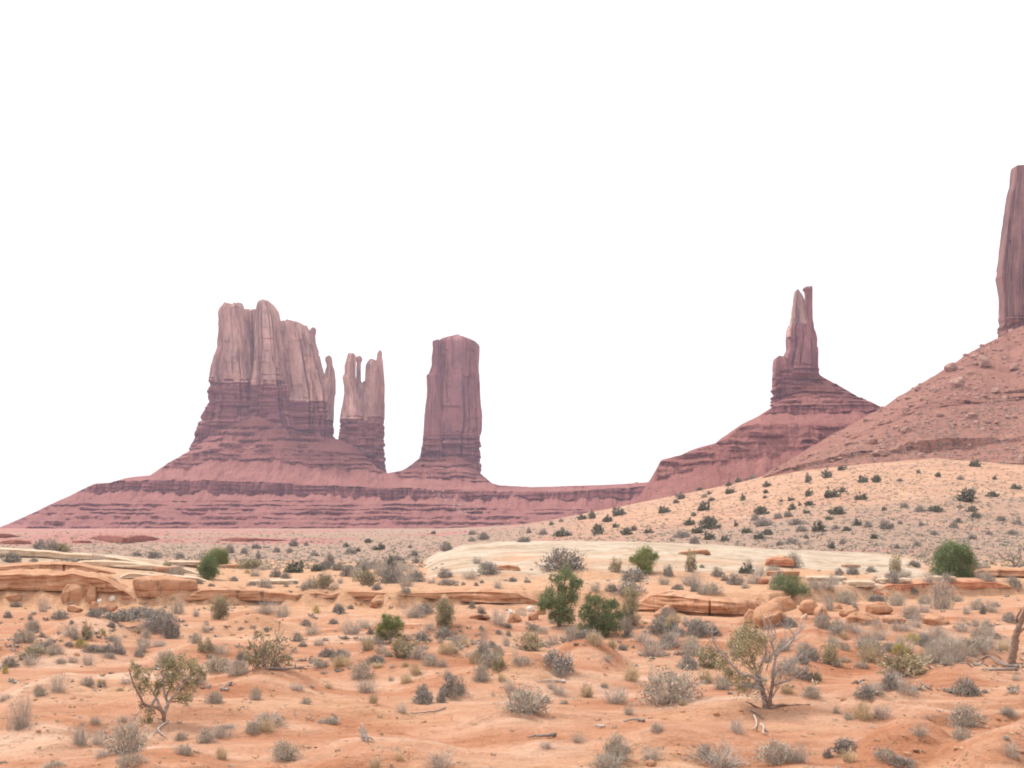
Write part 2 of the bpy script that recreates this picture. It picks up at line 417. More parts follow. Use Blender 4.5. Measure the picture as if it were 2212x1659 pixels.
def ground_z(X, D):
    X = np.asarray(X, float); D = np.asarray(D, float)
    u = CX + F * X / np.maximum(D, 1.0)
    z = 3.9 * (1 - sstep(0, 22, D))
    near = 1 - sstep(60, 110, D)
    z = z + near * (1.25 * billow(X / 10.0 + D / 40, D / 6.0 - X / 45, 0, 5) - 0.38)
    z = z + (0.10 * fbm(X / 2.6, D / 1.5, 0, 9, 4)) * (0.35 + 0.65 * near) * sstep(10, 24, D)
    z = z + 0.25 * fbm(X / 14, D / 9, 0, 21, 3) * (1 - near) * (1 - sstep(300, 600, D))
    for (mu, my, h, hw, fr, bk) in MOUNDS:
        Dm = F * (ZC - h) / (my - HY)
        a = (u - mu) / hw; d = D - Dm - 0.35 * np.sin(u / 37.0 + mu)
        d = np.where(d < 0, d / fr, d / bk)
        r = np.sqrt(np.abs(a)**2.4 + d * d)
        z = np.maximum(z, z * 0.35 + (h + 0.10) * (1 - sstep(0.0, 1.0, r))) if h > .7 else z + h * 0.8 * (1 - sstep(0, 1, r))
    q = 3.2 * fbm(X / 6.5, D / 4.0, 0, 131, 3) + 1.2 * fbm(X / 40, D / 20, 0, 132, 2)
    z = z + near * sstep(14, 24, D) * 0.13 * (np.floor(q) + sstep(0.80, 1.0, q - np.floor(q)) - q) * sstep(-0.1, 0.25, fbm(X / 15, D / 10, 0, 133, 2))
    # step up onto the ledge
    dl = D - ledge_D(u) - 1.2 * fbm(u / 60, 0.3, 0, 31, 3)
    z = z - 0.35 * sstep(-14, -3, dl) * (1 - sstep(0, 1, dl)) * (D > 40) + 0.75 * sstep(0.0, 1.4, dl) * (1 - sstep(60, 120, dl))
    # left outcrop in layers
    zl = ZC - (left_crest(u) - HY) / F * 116 - 0.75
    tl = np.clip((D - 87) / 29, 0, 1)
    q = tl * 8 + 0.5 * fbm(X / 7, D / 5, 0, 44, 3)
    st = (np.floor(q) + sstep(0.72, 1.0, q - np.floor(q))) / 8
    z = z + np.maximum(zl, 0) * np.clip(st, 0, 1) * (1 - sstep(118, 140, D)) * (u < 720)
    # pale slickrock dome
    zd = ZC - (dome_crest(u) - HY) / F * 150 - 0.55
    td = np.clip((D - 100) / 50, 0, 1)
    dome = np.maximum(zd, 0) * np.sin(td * math.pi / 2)**0.62 * (1 - sstep(152, 185, D))
    dome = dome * (1 + 0.05 * fbm(X / 5, D / 5, 0, 71, 3) + 0.55 * fbm(X / 15, D / 11, 0, 72, 3) * (1.15 - td))
    qd = 3.0 * fbm(X / 9, D / 7, 0, 73, 3) + td * 5
    dome = dome + (dome > .15) * 0.30 * (np.floor(qd) + sstep(0.78, 1.0, qd - np.floor(qd)) - qd) * sstep(-.2, .3, fbm(X / 18, D / 15, 0, 74, 2)) * (1 - sstep(.8, 1, td))
    z = z + np.where((u > 820) & (u < 2200), dome, 0)
    # plain and the long sand slope on the right
    zt = ZC + (HY - sand_top(u)) / F * D_TOP
    ts = np.clip((D - 165) / (D_TOP - 165), 0, 1.06)
    rough = 1 + 0.0 * ts
    z = z + np.maximum(zt - 1.0, 0) * ts**1.12 * rough
    z = z + (1 - np.exp(-np.maximum(zt - 3, 0) / 10)) * 1.2 * fbm(X / 35, D / 30, 0, 51, 4) * sstep(190, 300, D) * (1 - sstep(430, 500, D))
    z = z + 1.1 * billow(X / 40, D / 28, 0, 61, 3) * sstep(250, 400, D) * (1 - sstep(0, 12, zt - 1)) * (1 - sstep(800, 1100, D)) - 0.3 * sstep(250, 400, D)
    z = z - 0.012 * np.maximum(D - 1350, 0)
    return z

def ground_weights(X, D, Z):
    u = CX + F * X / np.maximum(D, 1.0)
    n = fbm(X / 9, D / 7, 0, 81, 4); n2 = fbm(X / 30, D / 40, 0, 85, 4)
    dl = D - ledge_D(u)
    ws = sstep(-22, 3, dl + 12 * n)
    ws = np.maximum(ws, 0.55 * sstep(0.1, 0.5, fbm(X / 6, D / 3.5, 0, 91, 4)) * (D < 80))
    wp = sstep(135, 175, D + 15 * n)
    wr = sstep(0.12, 0.3, n2 + 0.5 * sstep(210, 330, D) * (1 - sstep(350, 1000, u))) * sstep(200, 320, D)
    wr = np.maximum(wr, 0.5 * sstep(0.1, .3, fbm(X / 20, D / 10, 0, 95, 4)) * sstep(150, 190, D) * (u > 1600) * (1 - sstep(230, 300, D)))
    zt = ZC + (HY - sand_top(u)) / F * D_TOP
    wsl = sstep(3, 15, zt) * sstep(215, 330, D + 45 * n + 45 * n2) * (0.78 + 0.22 * sstep(-0.3, 0.2, n))
    td = (D - 100) / 50
    zd = ZC - (dome_crest(u) - HY) / F * 150 - 0.55
    wpale = sstep(-0.10, 0.38, td + 0.42 * n + 0.25 * fbm(X / 3.0, D / 3.0, 0, 87, 3)) * (1 - sstep(160, 175, D)) * sstep(0.2, 0.7, zd + 0.4 * n) * ((u > 820) & (u < 2200))
    zl = ZC - (left_crest(u) - HY) / F * 116 - 0.75
    wl_ = 0.75 * sstep(0.3, 0.8, zl) * sstep(95, 110, D + 12 * n) * (1 - sstep(120, 134, D)) * (u < 720)
    return dict(w_sand=ws, w_plain=wp, w_red=wr, w_slope=wsl, w_pale=np.maximum(wpale, wl_)), wpale, wsl

def build_ground():
    yy = np.concatenate([np.linspace(2600, 1700, 60), np.linspace(1690, 1240, 400), np.linspace(1239, 1170, 130), np.linspace(1169.5, 1143, 70)])
    rows = F * ZC / (yy - HY)
    rows = np.concatenate([[-60, -20, 0, 2.5, 5, 7.5], rows[rows > 8], np.geomspace(1180, 6000, 24)])
    # keep fine spacing over the sand slope
    rows = np.unique(np.concatenate([rows, np.arange(150, 540, 2.2)]))
    s = np.concatenate([np.linspace(-1.3, -0.5, 90)[:-1], np.linspace(-0.5, 0.5, 660), np.linspace(0.5, 1.3, 90)[1:]])
    S, Dg = np.meshgrid(s, rows)
    X = S * (np.maximum(Dg, 0) + 18)
    Z = ground_z(X, np.maximum(Dg, 0.5))
    V = np.stack([X, Dg, Z], -1)
    wts, wpale, wsl = ground_weights(X, np.maximum(Dg, 0.5), Z)
    qp = wpale[:-1, :-1] > 0.4
    qs = (wsl[:-1, :-1] > 0.25) & ~qp & (Dg[:-1, :-1] > 170)
    for nm, keep in (("ground", ~qp & ~qs), ("slickrock_dome", qp), ("sand_hill", qs)):
        link(nm, grid_mesh(nm, V, [M['ground']], True, keep, wts), kind="structure")
build_ground()

_DS = np.concatenate([np.arange(12, 60, 0.08), np.arange(60, 200, 0.2), np.arange(200, 1200, 0.8)])
def hit(u, y):
    """first ground point behind a photo point"""
    X = (u - CX) / F * _DS
    ray = ZC + (HY - y) / F * _DS
    g = ground_z(X, _DS)
    k = np.nonzero(g >= ray)[0]
    if len(k):
        i = k[0]
    else:
        i = int(np.argmax(g - ray))
    D = _DS[i]
    return np.array([X[i], D, float(g[i])])

# ------------------------------------------------------------------ terraced red hills
def hill(name, us, lines, matname, seed, amp=1.4, back=(70, 420), kind="structure"):
    """lines: (y(u), D(u) or number, band type up to the next line, rows)"""
    us = np.asarray(us, float); rows_y, rows_d, rows_l = [], [], []
    yprev = None
    ys = []
    for (yf, d, *_r) in lines:
        ys.append(yf(us))
    crest = ys[-1]
    ys = [np.maximum(y, crest) for y in ys]
    for k in range(1, len(ys)): ys[k] = np.minimum(ys[k], ys[k - 1])
    ds = [np.full_like(us, d) if np.isscalar(d) else d(us) for (_y, d, *_r) in lines]
    rng = np.random.RandomState(seed)
    for k in range(len(lines) - 1):
        typ, n = lines[k][2], lines[k][3]
        y0, y1, d0, d1 = ys[k], ys[k + 1], ds[k], ds[k + 1]
        h = (y0 - y1)
        for i in range(n):
            t = i / n
            if typ == 'slope':
                ty = t; td = t; led = 0
            elif typ == 'cliff':
                ty = t; td = t; led = 1
            else:   # stairs of thin ledges
                per = typ[1]; z0 = ZC + (HY - y0) / F * d0; z1 = ZC + (HY - y1) / F * d1
                zt_ = z0 + (z1 - z0) * t
                q = zt_ / per + 0.22 * fbm(us / 70, 0.4, 0, seed + 3, 3) + 0.32 * vnoise(zt_ / per / 1.6, 0.5, 0, seed + 4)
                fl = np.floor(q); fr = q - fl
                wob = 0.45 + 0.30 * vnoise(us / 45, fl * 5.3, 0, seed + 5)
                tread = np.clip((fr - wob) / (1 - wob), 0, 1)
                ty = np.full_like(us, t); td = np.clip(t + ((fl + tread) - q) * per / np.maximum(z1 - z0, 1e-3) * np.clip((z1 - z0) / per, 0, 1), 0, 1)
                mm = sstep(-0.5, 0.25, vnoise(us / 38, fl * 3.7, 0, seed + 6) + 0.4 * vnoise(us / 11, fl * 3.7, 0, seed + 7))
                td = t + (td - t) * (0.25 + 0.75 * mm)
                led = np.where(fr < wob, 1.0, 0.25) * (0.2 + 0.8 * mm)
            rows_y.append(y0 + (y1 - y0) * ty); rows_d.append(d0 + (d1 - d0) * td)
            rows_l.append(np.broadcast_to(np.asarray(led, float), us.shape) * np.clip(h / 6, 0, 1))
    rows_y.append(ys[-1]); rows_d.append(ds[-1]); rows_l.append(np.zeros_like(us))
    Y = np.array(rows_y); Dm = np.array(rows_d); L = np.array(rows_l)
    X = (us[None] - CX) / F * Dm; Z = ZC + (HY - Y) / F * Dm
    # relief: grooves on cliffs, gullies and rubble on talus
    gro = np.abs(fbm(X / 9, Z / 60, 0, seed + 11, 4)) * 9 - 2.5
    Dm2 = Dm + L * (gro * amp + 1.1 * amp * vnoise(X / 30, Z / 1.6, 0, seed + 15)) + (1 - L) * amp * (6.0 * billow(X / 20, Z / 55 + Dm / 120, 0, seed + 19, 4) + 2.2 * fbm(X / 5, Z / 9, 0, seed + 29, 3) - 1.5)
    Z2 = Z + amp * 0.55 * fbm(X / 7, Dm / 7, 0, seed + 23, 4)
    V = np.stack([X, Dm2, Z2], -1)
    bk = []
    for i, b_ in enumerate(back):
        v = V[-1].copy(); v[:, 1] += b_
        v[:, 2] = v[:, 2] * (0.8 if i == 0 else 0.0) - 4 * i
        bk.append(v[None])
    V = np.concatenate([V] + bk, 0)
    L = np.concatenate([L, np.zeros((len(back), len(us)))], 0)
    return link(name, grid_mesh(name, V, [M[matname]], False, None, {"w_ledge": L}), kind=kind)

# left mesa carrying the three buttes
mesa_crest = curve([(-500, 1230), (-100, 1180), (-40, 1155), (0, 1140), (40, 1123), (100, 1095), (150, 1072), (195, 1050), (205, 1045), (240, 1043), (270, 1033), (325, 1027), (360, 1003), (400, 980), (430, 957), (470, 925),
                    (540, 885), (565, 882), (600, 900), (640, 932), (700, 945), (740, 950), (760, 960), (790, 985), (815, 1012), (838, 1023), (870, 1016), (890, 1003), (912, 985), (950, 985), (977, 972), (1000, 985),
                    (1035, 1020), (1062, 1044), (1080, 1049), (1150, 1053), (1240, 1050), (1330, 1047), (1415, 1041), (1480, 1030), (1800, 1000)])
def _nz(c, amp, s, seed):
    return lambda u: c(u) + amp * fbm(np.asarray(u) / s, 0.5, 0, seed, 4)
cst = lambda v: curve([(-500, v), (1800, v)])
mesa_front = curve([(-500, 1180), (0, 1180), (600, 1200), (1100, 1200), (1800, 1150)])
off = lambda k: (lambda u: mesa_front(u) + k)
hill("mesa_hill", np.arange(-450, 1790, 2.2), [
    (cst(1158), off(-25), 'slope', 4),
    (_nz(curve([(-500, 1150), (0, 1145), (600, 1143), (1000, 1146), (1400, 1140), (1800, 1140)]), 5, 40, 7), off(0), ('steps', 4.6), 64),
    (_nz(curve([(-500, 1090), (300, 1082), (600, 1080), (900, 1086), (1150, 1100), (1400, 1100), (1800, 1090)]), 4, 120, 8), off(75), 'slope', 16),
    (_nz(curve([(-500, 1070), (300, 1062), (600, 1066), (830, 1074), (1070, 1078), (1250, 1078), (1400, 1070), (1800, 1060)]), 16, 26, 12), off(104), 'cliff', 14),
    (_nz(curve([(-500, 1040), (300, 1038), (390, 1036), (554, 1040), (720, 1049), (887, 1055), (1106, 1062), (1240, 1060), (1400, 1050), (1800, 1020)]), 2, 30, 13), off(110), 'slope', 20),
    (_nz(curve([(-500, 1040), (400, 1015), (450, 992), (640, 1000), (720, 1012), (830, 1020), (900, 1030), (980, 1035), (1040, 1045), (1800, 1050)]), 14, 30, 14), off(165), ('steps', 5.0), 26),
    (_nz(curve([(-500, 1040), (400, 990), (450, 970), (600, 968), (740, 985), (830, 1012), (900, 1015), (980, 1015), (1040, 1034), (1800, 1050)]), 2, 30, 15), off(176), ('steps', 7.5), 60),
    (mesa_crest, off(225), 'slope', 1)], 'talus', 100)

# hill under the twin-pronged spire
spire_crest = curve([(1395, 1130), (1412, 1040), (1420, 1010), (1428, 994), (1470, 984), (1500, 970), (1545, 958), (1560, 946), (1600, 918), (1640, 899), (1665, 882), (1690, 850), (1730, 815), (1765, 806), (1800, 826), (1858, 858),
                     (1906, 881), (1960, 915), (2100, 980), (2300, 1080)])
hill("spire_hill", np.arange(1396, 2250, 1.8), [
    (curve([(1390, 1135), (1400, 1080), (1500, 1080), (2300, 1080)]), 880, 'slope', 12),
    (_nz(curve([(1390, 1060), (1430, 1030), (1500, 1012), (1600, 990), (1700, 975), (1800, 965), (2300, 965)]), 8, 25, 31), 930, ('steps', 5.5), 46),
    (_nz(curve([(1390, 1000), (1430, 996), (1500, 972), (1560, 952), (1600, 922), (1640, 916), (1800, 914), (1900, 915), (2300, 920)]), 3, 30, 32), 945, 'slope', 16),
    (_nz(curve([(1390, 1000), (1600, 905), (1660, 892), (1760, 893), (1860, 888), (1920, 890), (2300, 900)]), 5, 22, 33), 972, 'cliff', 12),
    (_nz(curve([(1390, 1000), (1600, 900), (1660, 880), (1760, 876), (1850, 872), (1910, 870), (2300, 890)]), 1.5, 30, 34), 976, ('steps', 4.2), 64),
    (spire_crest, 1010, 'slope', 1)], 'talus', 200, 1.1)

# near right hill of boulder strewn talus below the big tower
right_crest = curve([(1580, 1075), (1640, 1032), (1700, 997), (1757, 962), (1832, 921), (1907, 880), (1950, 851), (2000, 822), (2050, 792), (2100, 758), (2160, 727), (2240, 690), (2400, 655), (2700, 650), (3000, 700), (3400, 900)])
rfront = curve([(1580, 545), (1700, 505), (2000, 492), (2300, 480), (3400, 470)])
roff = lambda k, s=1.0: (lambda u: rfront(u) + k * np.clip((np.asarray(u) - 1560) / 500, 0.12, 1.25))
hill("talus_hill", np.arange(1585, 3300, 1.9), [
    (curve([(1580, 1090), (1700, 1040), (1850, 1010), (2000, 1000), (2400, 1000), (3400, 960)]), roff(-25), 'slope', 8),
    (_nz(curve([(1580, 1065), (1700, 1015), (1850, 985), (1930, 975), (2000, 972), (2090, 972), (2150, 960), (2212, 950), (3400, 920)]), 7, 28, 41), roff(6), 'cliff', 16),
    (_nz(curve([(1580, 1062), (1700, 1010), (1850, 975), (1940, 970), (1964, 952), (2040, 944), (2100, 946), (2140, 944), (2160, 952), (2212, 942), (3400, 900)]), 2, 20, 42), roff(11), 'slope', 40),
    (_nz(curve([(1580, 1060), (2000, 880), (2140, 872), (2212, 865), (3400, 760)]), 6, 30, 43), roff(105), ('steps', 4.0), 26),
    (_nz(curve([(1580, 1060), (2000, 870), (2140, 850), (2212, 838), (3400, 740)]), 3, 30, 44), roff(116), 'slope', 44),
    (right_crest, roff(205), 'slope', 1)], 'talus_near', 300, 0.75)

# ------------------------------------------------------------------ rock pillars of the buttes
def pillar(mbs, rows, tr, D0, seed, depth=0.7, yoff=0.0, split=None, flute=1.0, n=190, step=1.2, ex=0.60, top=1.0):
    """rows: (y, xl, xr) outline in crop pixels; tr maps them to photo pixels; mbs: (cliff, base) builders; split: photo row of the colour change"""
    rows = [(tr(0, r[0])[1], tr(r[1], 0)[0], tr(r[2], 0)[0]) for r in rows]
    ya = np.array([r[0] for r in rows]); xl = np.array([r[1] for r in rows]); xr = np.array([r[2] for r in rows])
    N = max(8, int((ya[-1] - ya[0]) / step))
    yy = np.linspace(ya[0], ya[-1], N)
    L = np.interp(yy, ya, xl); Rr = np.interp(yy, ya, xr)
    k = (D0 + yoff) / F
    cx = ((L + Rr) / 2 - CX) * k; a = (Rr - L) / 2 * k; z = ZC + (HY - yy) * k
    amax = a.max()
    th = np.linspace(0, 2 * math.pi, n, endpoint=False)
    ct, sn = np.cos(th), np.sin(th)
    ex_c = np.sign(ct) * np.abs(ct)**ex; ex_s = np.sign(sn) * np.abs(sn)**ex
    C, A, Z = cx[:, None], a[:, None], z[:, None]
    B = (A * 0.55 + amax * 0.45) * depth
    px, py = ct[None] * 2.4, sn[None] * 2.4
    zz = Z / 46.0
    fl = fbm(px * 2.2 + seed, py * 2.2, zz * 0.30, seed, 4)
    crack = np.maximum(0, 0.10 - np.abs(vnoise(px * 1.7 + 7 * seed, py * 1.7, zz * 0.16, seed + 5))) / 0.10
    crack2 = np.maximum(0, 0.13 - np.abs(vnoise(px * 4.3 + 3 * seed, py * 4.3, zz * 0.35, seed + 6))) / 0.13
    rough = fbm(px * 9, py * 9, Z / 9.0, seed + 9, 3)
    amp = np.minimum(A * 0.62, 0.018 * D0) * flute
    low = 0.0 if split is None else sstep(split - 10, split + 8, yy)[:, None]
    # joint-bounded blocks
    tb = th[None] * 3.4 + 0.5 * vnoise(px * 2, py * 2, Z / 60, seed + 41); zb = Z / (0.020 * D0) + 2.5 * _hash(np.floor(tb).astype(np.int64), 0 * np.floor(tb).astype(np.int64), 0 * np.floor(tb).astype(np.int64), seed + 43)
    blk = _hash(np.floor(tb).astype(np.int64), np.floor(zb).astype(np.int64), np.zeros(tb.shape, np.int64), seed + 42)
    tb2 = th[None] * 8.2 + 0.4 * vnoise(px * 3, py * 3, Z / 30, seed + 45)
    blk2 = _hash(np.floor(tb2).astype(np.int64), np.floor(Z / (0.009 * D0) + 1.7 * np.sin(np.floor(tb2) * 7.7)).astype(np.int64), np.zeros(tb2.shape, np.int64), seed + 46)
    disp = amp * ((0.20 - 0.08 * low) * fl - 0.30 * crack - (0.15 + 0.02 * low) * crack2 + 0.06 * rough + (0.14 * blk + 0.085 * blk2) * (1 - 0.5 * low))
    led = vnoise(0.5 * px, 0.5 * py, Z / (1.15e-3 * D0) * 0.8, seed + 13) * 0.6 + vnoise(0.8 * px, 0.8 * py, Z / (2.8e-3 * D0), seed + 14)
    disp = disp + (0.00012 + 0.0026 * low) * D0 * led * np.clip(A / (0.012 * D0), 0.15, 1)
    # keep the outline: less relief where the face turns edge-on
    disp = disp * (0.35 + 0.65 * np.abs(sn)[None]**0.7)
    XX = C + ex_c[None] * (A + disp * 0.8); YY = D0 + yoff + ex_s[None] * (B + disp)
    tn = vnoise(px * 1.6, py * 1.6, 0, seed + 21) + 0.8 * _hash(np.floor(px * 2.2).astype(np.int64), np.floor(py * 2.2).astype(np.int64), np.zeros(px.shape, np.int64), seed + 22)
    fall = np.exp(-(yy - yy[0]) / 6.0)[:, None]
    ZZ = Z + fall * tn * top * 2.4 * k + 0 * XX
    V = np.stack([XX, YY, ZZ], -1)
    caps = []
    for s, dz in ((0.94, 0.25), (0.75, 0.5), (0.5, 0.6), (0.22, 0.6), (0.02, 0.6)):
        v = V[0].copy()
        v[:, 0] = cx[0] + (v[:, 0] - cx[0]) * s; v[:, 1] = D0 + yoff + (v[:, 1] - D0 - yoff) * s
        v[:, 2] += dz * k * 0.9 + k * 1.5 * vnoise(v[:, 0] / (6 * k), v[:, 1] / (6 * k), 0, seed + 3)
        caps.append(v)
    V = np.concatenate([np.array(caps[::-1]), V], 0)
    nr = len(V); idx = np.arange(nr * n).reshape(nr, n); nx = np.roll(idx, -1, 1)
    q = np.stack([idx[:-1], idx[1:], nx[1:], nx[:-1]], -1)
    ym = np.concatenate([np.full(5, -1e9), yy])[:-1]
    yq = np.broadcast_to(ym[:, None], q.shape[:2]) + 6 * fbm(th[None] * 1.3, 0.2, 0, seed + 33, 3) + 10 * vnoise(th[None] * 11, ym[:, None] / 14, 0, seed + 34) + 16 * vnoise(0.6 * th[None], ym[:, None] / 3.4, 0, seed + 35)
    flat = V.reshape(-1, 3)
    for mb, sel in ((mbs[0], yq < (split or 1e9)), (mbs[1], yq >= (split or 1e9))):
        if mb is None or not sel.any(): continue
        qq = q[sel]; used, inv = np.unique(qq, return_inverse=True)
        mb.add(flat[used], inv.reshape(-1, 4))

def root(name, loc, label, cat, group=None):
    o = bpy.data.objects.new(name, None); COL.objects.link(o); o.location = loc
    o.empty_display_size = 0.3
    return thing(o, label, cat, group)

def rebase(mb, loc):
    for v in mb.v: v -= np.asarray(loc)[None]

C1 = lambda x, y: (387.1 + x / 3.0, 608.3 + y / 3.0)
C2 = lambda x, y: (1382.5 + .375 * x, 553 + .375 * y)
PP = lambda x, y: (x, y)

def butte(name, label, loc, parts):
    r = root(name, loc, label, 'butte')
    for nm, mb, m in parts:
        if mb.n:
            rebase(mb, loc)
            link(nm, mb.mesh(nm, [m]), r)
    return r

# castle-like butte
D1 = 1440.0
cl, bs = MB(), MB(); fing = [MB(), MB(), MB()]
S1 = lambda s: s
pillar((cl, bs), [(163, 300, 410), (185, 272, 425), (210, 267, 430), (260, 273, 432), (440, 261, 470), (500, 236, 475), (550, 231, 480), (650, 211, 500), (790, 204, 520), (900, 158, 540), (1000, 125, 560), (1050, 103, 570), (1150, 70, 590)], C1, D1, 3, .75, 4, 826)
pillar((cl, None), [(143, 288, 305), (150, 286, 345), (170, 280, 350), (220, 275, 380)], C1, D1, 4, .6, -4)
pillar((cl, None), [(147, 374, 410), (160, 370, 418), (200, 362, 428), (260, 350, 440)], C1, D1, 5, .8, 4)
pillar((cl, bs), [(188, 430, 500), (200, 420, 520), (440, 415, 540), (650, 405, 560), (900, 380, 580), (1150, 350, 600)], C1, D1, 6, .6, 26, 826)
pillar((cl, bs), [(132, 525, 548), (140, 516, 598), (155, 511, 615), (190, 504, 640), (300, 498, 663), (600, 490, 700), (800, 460, 730), (1000, 420, 770), (1150, 380, 800)], C1, D1, 7, .72, -6, 829)
pillar((cl, bs), [(262, 668, 740), (272, 658, 790), (290, 648, 825), (340, 640, 858), (440, 636, 897), (575, 632, 926), (700, 630, 962), (800, 620, 985), (1000, 590, 1000), (1150, 560, 1004)], C1, D1, 8, .62, 6, 872)
pillar((cl, None), [(294, 812, 830), (305, 806, 834), (345, 800, 846), (420, 790, 860)], C1, D1, 9, .7, 12)
pillar((fing[0], None), [(304, 862, 880), (312, 849, 887), (330, 848, 886), (348, 854, 881), (385, 852, 883), (440, 846, 896), (540, 830, 915)], C1, D1, 10, .8, 6)
pillar((fing[1], None), [(489, 962, 978), (496, 948, 989), (512, 946, 992), (535, 955, 992), (548, 957, 996), (570, 950, 1005), (600, 944, 1009), (640, 932, 1012), (720, 905, 1012), (800, 890, 1003), (900, 880, 1000)], C1, D1, 11, .8, 0)
loc = (P2X(590, D1), D1, P2Z(1020, D1))
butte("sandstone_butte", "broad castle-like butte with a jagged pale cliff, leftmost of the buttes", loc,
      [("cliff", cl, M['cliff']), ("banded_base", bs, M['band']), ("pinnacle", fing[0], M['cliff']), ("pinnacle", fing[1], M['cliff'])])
# twin-fingered tower
cl, bs, fg = MB(), MB(), MB()
pillar((cl, bs), [(471, 1100, 1135), (480, 1092, 1143), (500, 1087, 1142), (550, 1073, 1140), (600, 1073, 1138), (620, 1060, 1140), (670, 1069, 1150), (720, 1075, 1165), (800, 1065, 1190), (880, 1046, 1210), (1030, 1040, 1220), (1240, 1030, 1240)], C1, D1, 15, .9, -3, 905)
pillar((cl, None), [(492, 1146, 1176), (500, 1142, 1186), (512, 1146, 1184), (525, 1152, 1177), (560, 1150, 1176), (640, 1148, 1177), (670, 1140, 1190), (820, 1125, 1210)], C1, D1, 16, .9, 8, None, 1.0, 80)
pillar((cl, bs), [(661, 1165, 1212), (700, 1150, 1225), (900, 1110, 1250), (1100, 1080, 1280), (1290, 1050, 1340)], C1, D1, 17, .7, 2, 905)
pillar((cl, bs), [(516, 1236, 1272), (524, 1222, 1284), (545, 1214, 1320), (600, 1211, 1325), (680, 1208, 1332), (880, 1190, 1328), (1100, 1150, 1325), (1200, 1140, 1335), (1290, 1120, 1345)], C1, D1, 18, .8, -2, 909)
pillar((fg, None), [(452, 1296, 1304), (462, 1285, 1315), (490, 1281, 1314), (520, 1277, 1321), (560, 1268, 1323), (620, 1260, 1324)], C1, D1, 19, .8, 0, None, 1.0, 70)
loc = (P2X(782, D1), D1, P2Z(1020, D1))
butte("sandstone_butte", "narrow fingered rock tower slit near its top, between castle butte and round tower", loc,
      [("cliff", cl, M['cliff']), ("banded_base", bs, M['band']), ("pinnacle", fg, M['cliff'])])
# round tower
cl, bs, pl = MB(), MB(), MB()
pillar((cl, bs), [(366, 1775, 1830), (371, 1740, 1862), (380, 1700, 1890), (395, 1680, 1925), (415, 1672, 1944), (480, 1668, 1942), (560, 1660, 1939), (620, 1655, 1945), (720, 1650, 1946), (790, 1645, 1951), (870, 1635, 1962), (950, 1620, 1961),
                   (1000, 1610, 1951), (1120, 1590, 1952), (1260, 1575, 1953), (1330, 1560, 1956)], C1, D1, 22, .85, 6, 942, .75)
pillar((pl, bs), [(386, 1660, 1684), (392, 1641, 1687), (440, 1644, 1690), (500, 1637, 1692), (545, 1638, 1694), (600, 1620, 1696), (612, 1604, 1698), (690, 1607, 1700), (760, 1604, 1702), (870, 1590, 1706), (960, 1587, 1710), (1030, 1579, 1715),
                   (1120, 1564, 1720), (1170, 1554, 1725), (1260, 1540, 1740)], C1, D1, 23, 1.1, -12, 946, .8)
loc = (P2X(978, D1), D1, P2Z(1040, D1))
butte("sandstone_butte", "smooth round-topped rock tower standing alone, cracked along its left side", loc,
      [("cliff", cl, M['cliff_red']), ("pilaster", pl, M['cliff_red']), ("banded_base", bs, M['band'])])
# twin-pronged spire on the right
D2 = 1012.0
cl, bs, fg, f2 = MB(), MB(), MB(), MB()
pillar((fg, None), [(202, 900, 909), (206, 891, 914), (225, 888, 928), (262, 884, 946), (300, 876, 948), (345, 872, 955), (390, 865, 962), (430, 851, 966), (470, 849, 975)], C2, D2, 41, .9, -2, None, 1.0, 90)
pillar((f2, None), [(183, 960, 988), (187, 944, 991), (194, 939, 991), (199, 947, 991), (215, 951, 990), (262, 953, 990), (300, 946, 990), (360, 944, 992), (430, 930, 1000), (470, 920, 1014)], C2, D2, 42, .9, 2, None, .8, 90)
pillar((cl, bs), [(400, 862, 994), (430, 851, 1000), (480, 850, 1015), (540, 851, 1016), (560, 840, 1016), (600, 832, 1015), (650, 820, 1017), (680, 800, 1024), (760, 790, 1045), (880, 770, 1070), (960, 750, 1090)], C2, D2, 43, .75, 0, 800)
pillar((cl, bs), [(586, 790, 830), (592, 778, 836), (605, 773, 850), (660, 768, 880), (760, 765, 900), (830, 764, 920), (880, 753, 940), (930, 735, 950), (990, 700, 960)], C2, D2, 44, .9, -4, 806)
loc = (P2X(1722, D2), D2, P2Z(880, D2))
butte("rock_spire", "slender split-topped rock spire with two prongs on a stepped red cone", loc,
      [("spire_body", cl, M['cliff_red']), ("banded_base", bs, M['band']), ("prong", fg, M['cliff']), ("prong", f2, M['cliff_red'])])
# big tower cut by the right edge
D3 = 775.0
cl, bs, pl = MB(), MB(), MB()
pillar((pl, bs), [(362, 2189, 2212), (385, 2187, 2216), (400, 2186, 2216), (415, 2181, 2214), (440, 2177, 2214), (500, 2169, 2212), (560, 2162, 2210), (600, 2157, 2208), (640, 2163, 2206), (720, 2164, 2206), (760, 2163, 2206), (900, 2162, 2206)], PP, D3, 51, 1.3, -14, 690, .8, top=.3)
pillar((cl, bs), [(361, 2206, 2400), (364, 2200, 2404), (400, 2198, 2420), (500, 2196, 2440), (600, 2190, 2450), (700, 2184, 2460), (900, 2176, 2470)], PP, D3, 52, .6, 16, 692, 1.0, 200, top=.3)
loc = (P2X(2310, D3), D3, P2Z(720, D3))
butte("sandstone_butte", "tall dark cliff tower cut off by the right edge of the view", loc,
      [("cliff", cl, M['cliff_near']), ("pilaster", pl, M['cliff_near']), ("banded_base", bs, M['band_near'])])
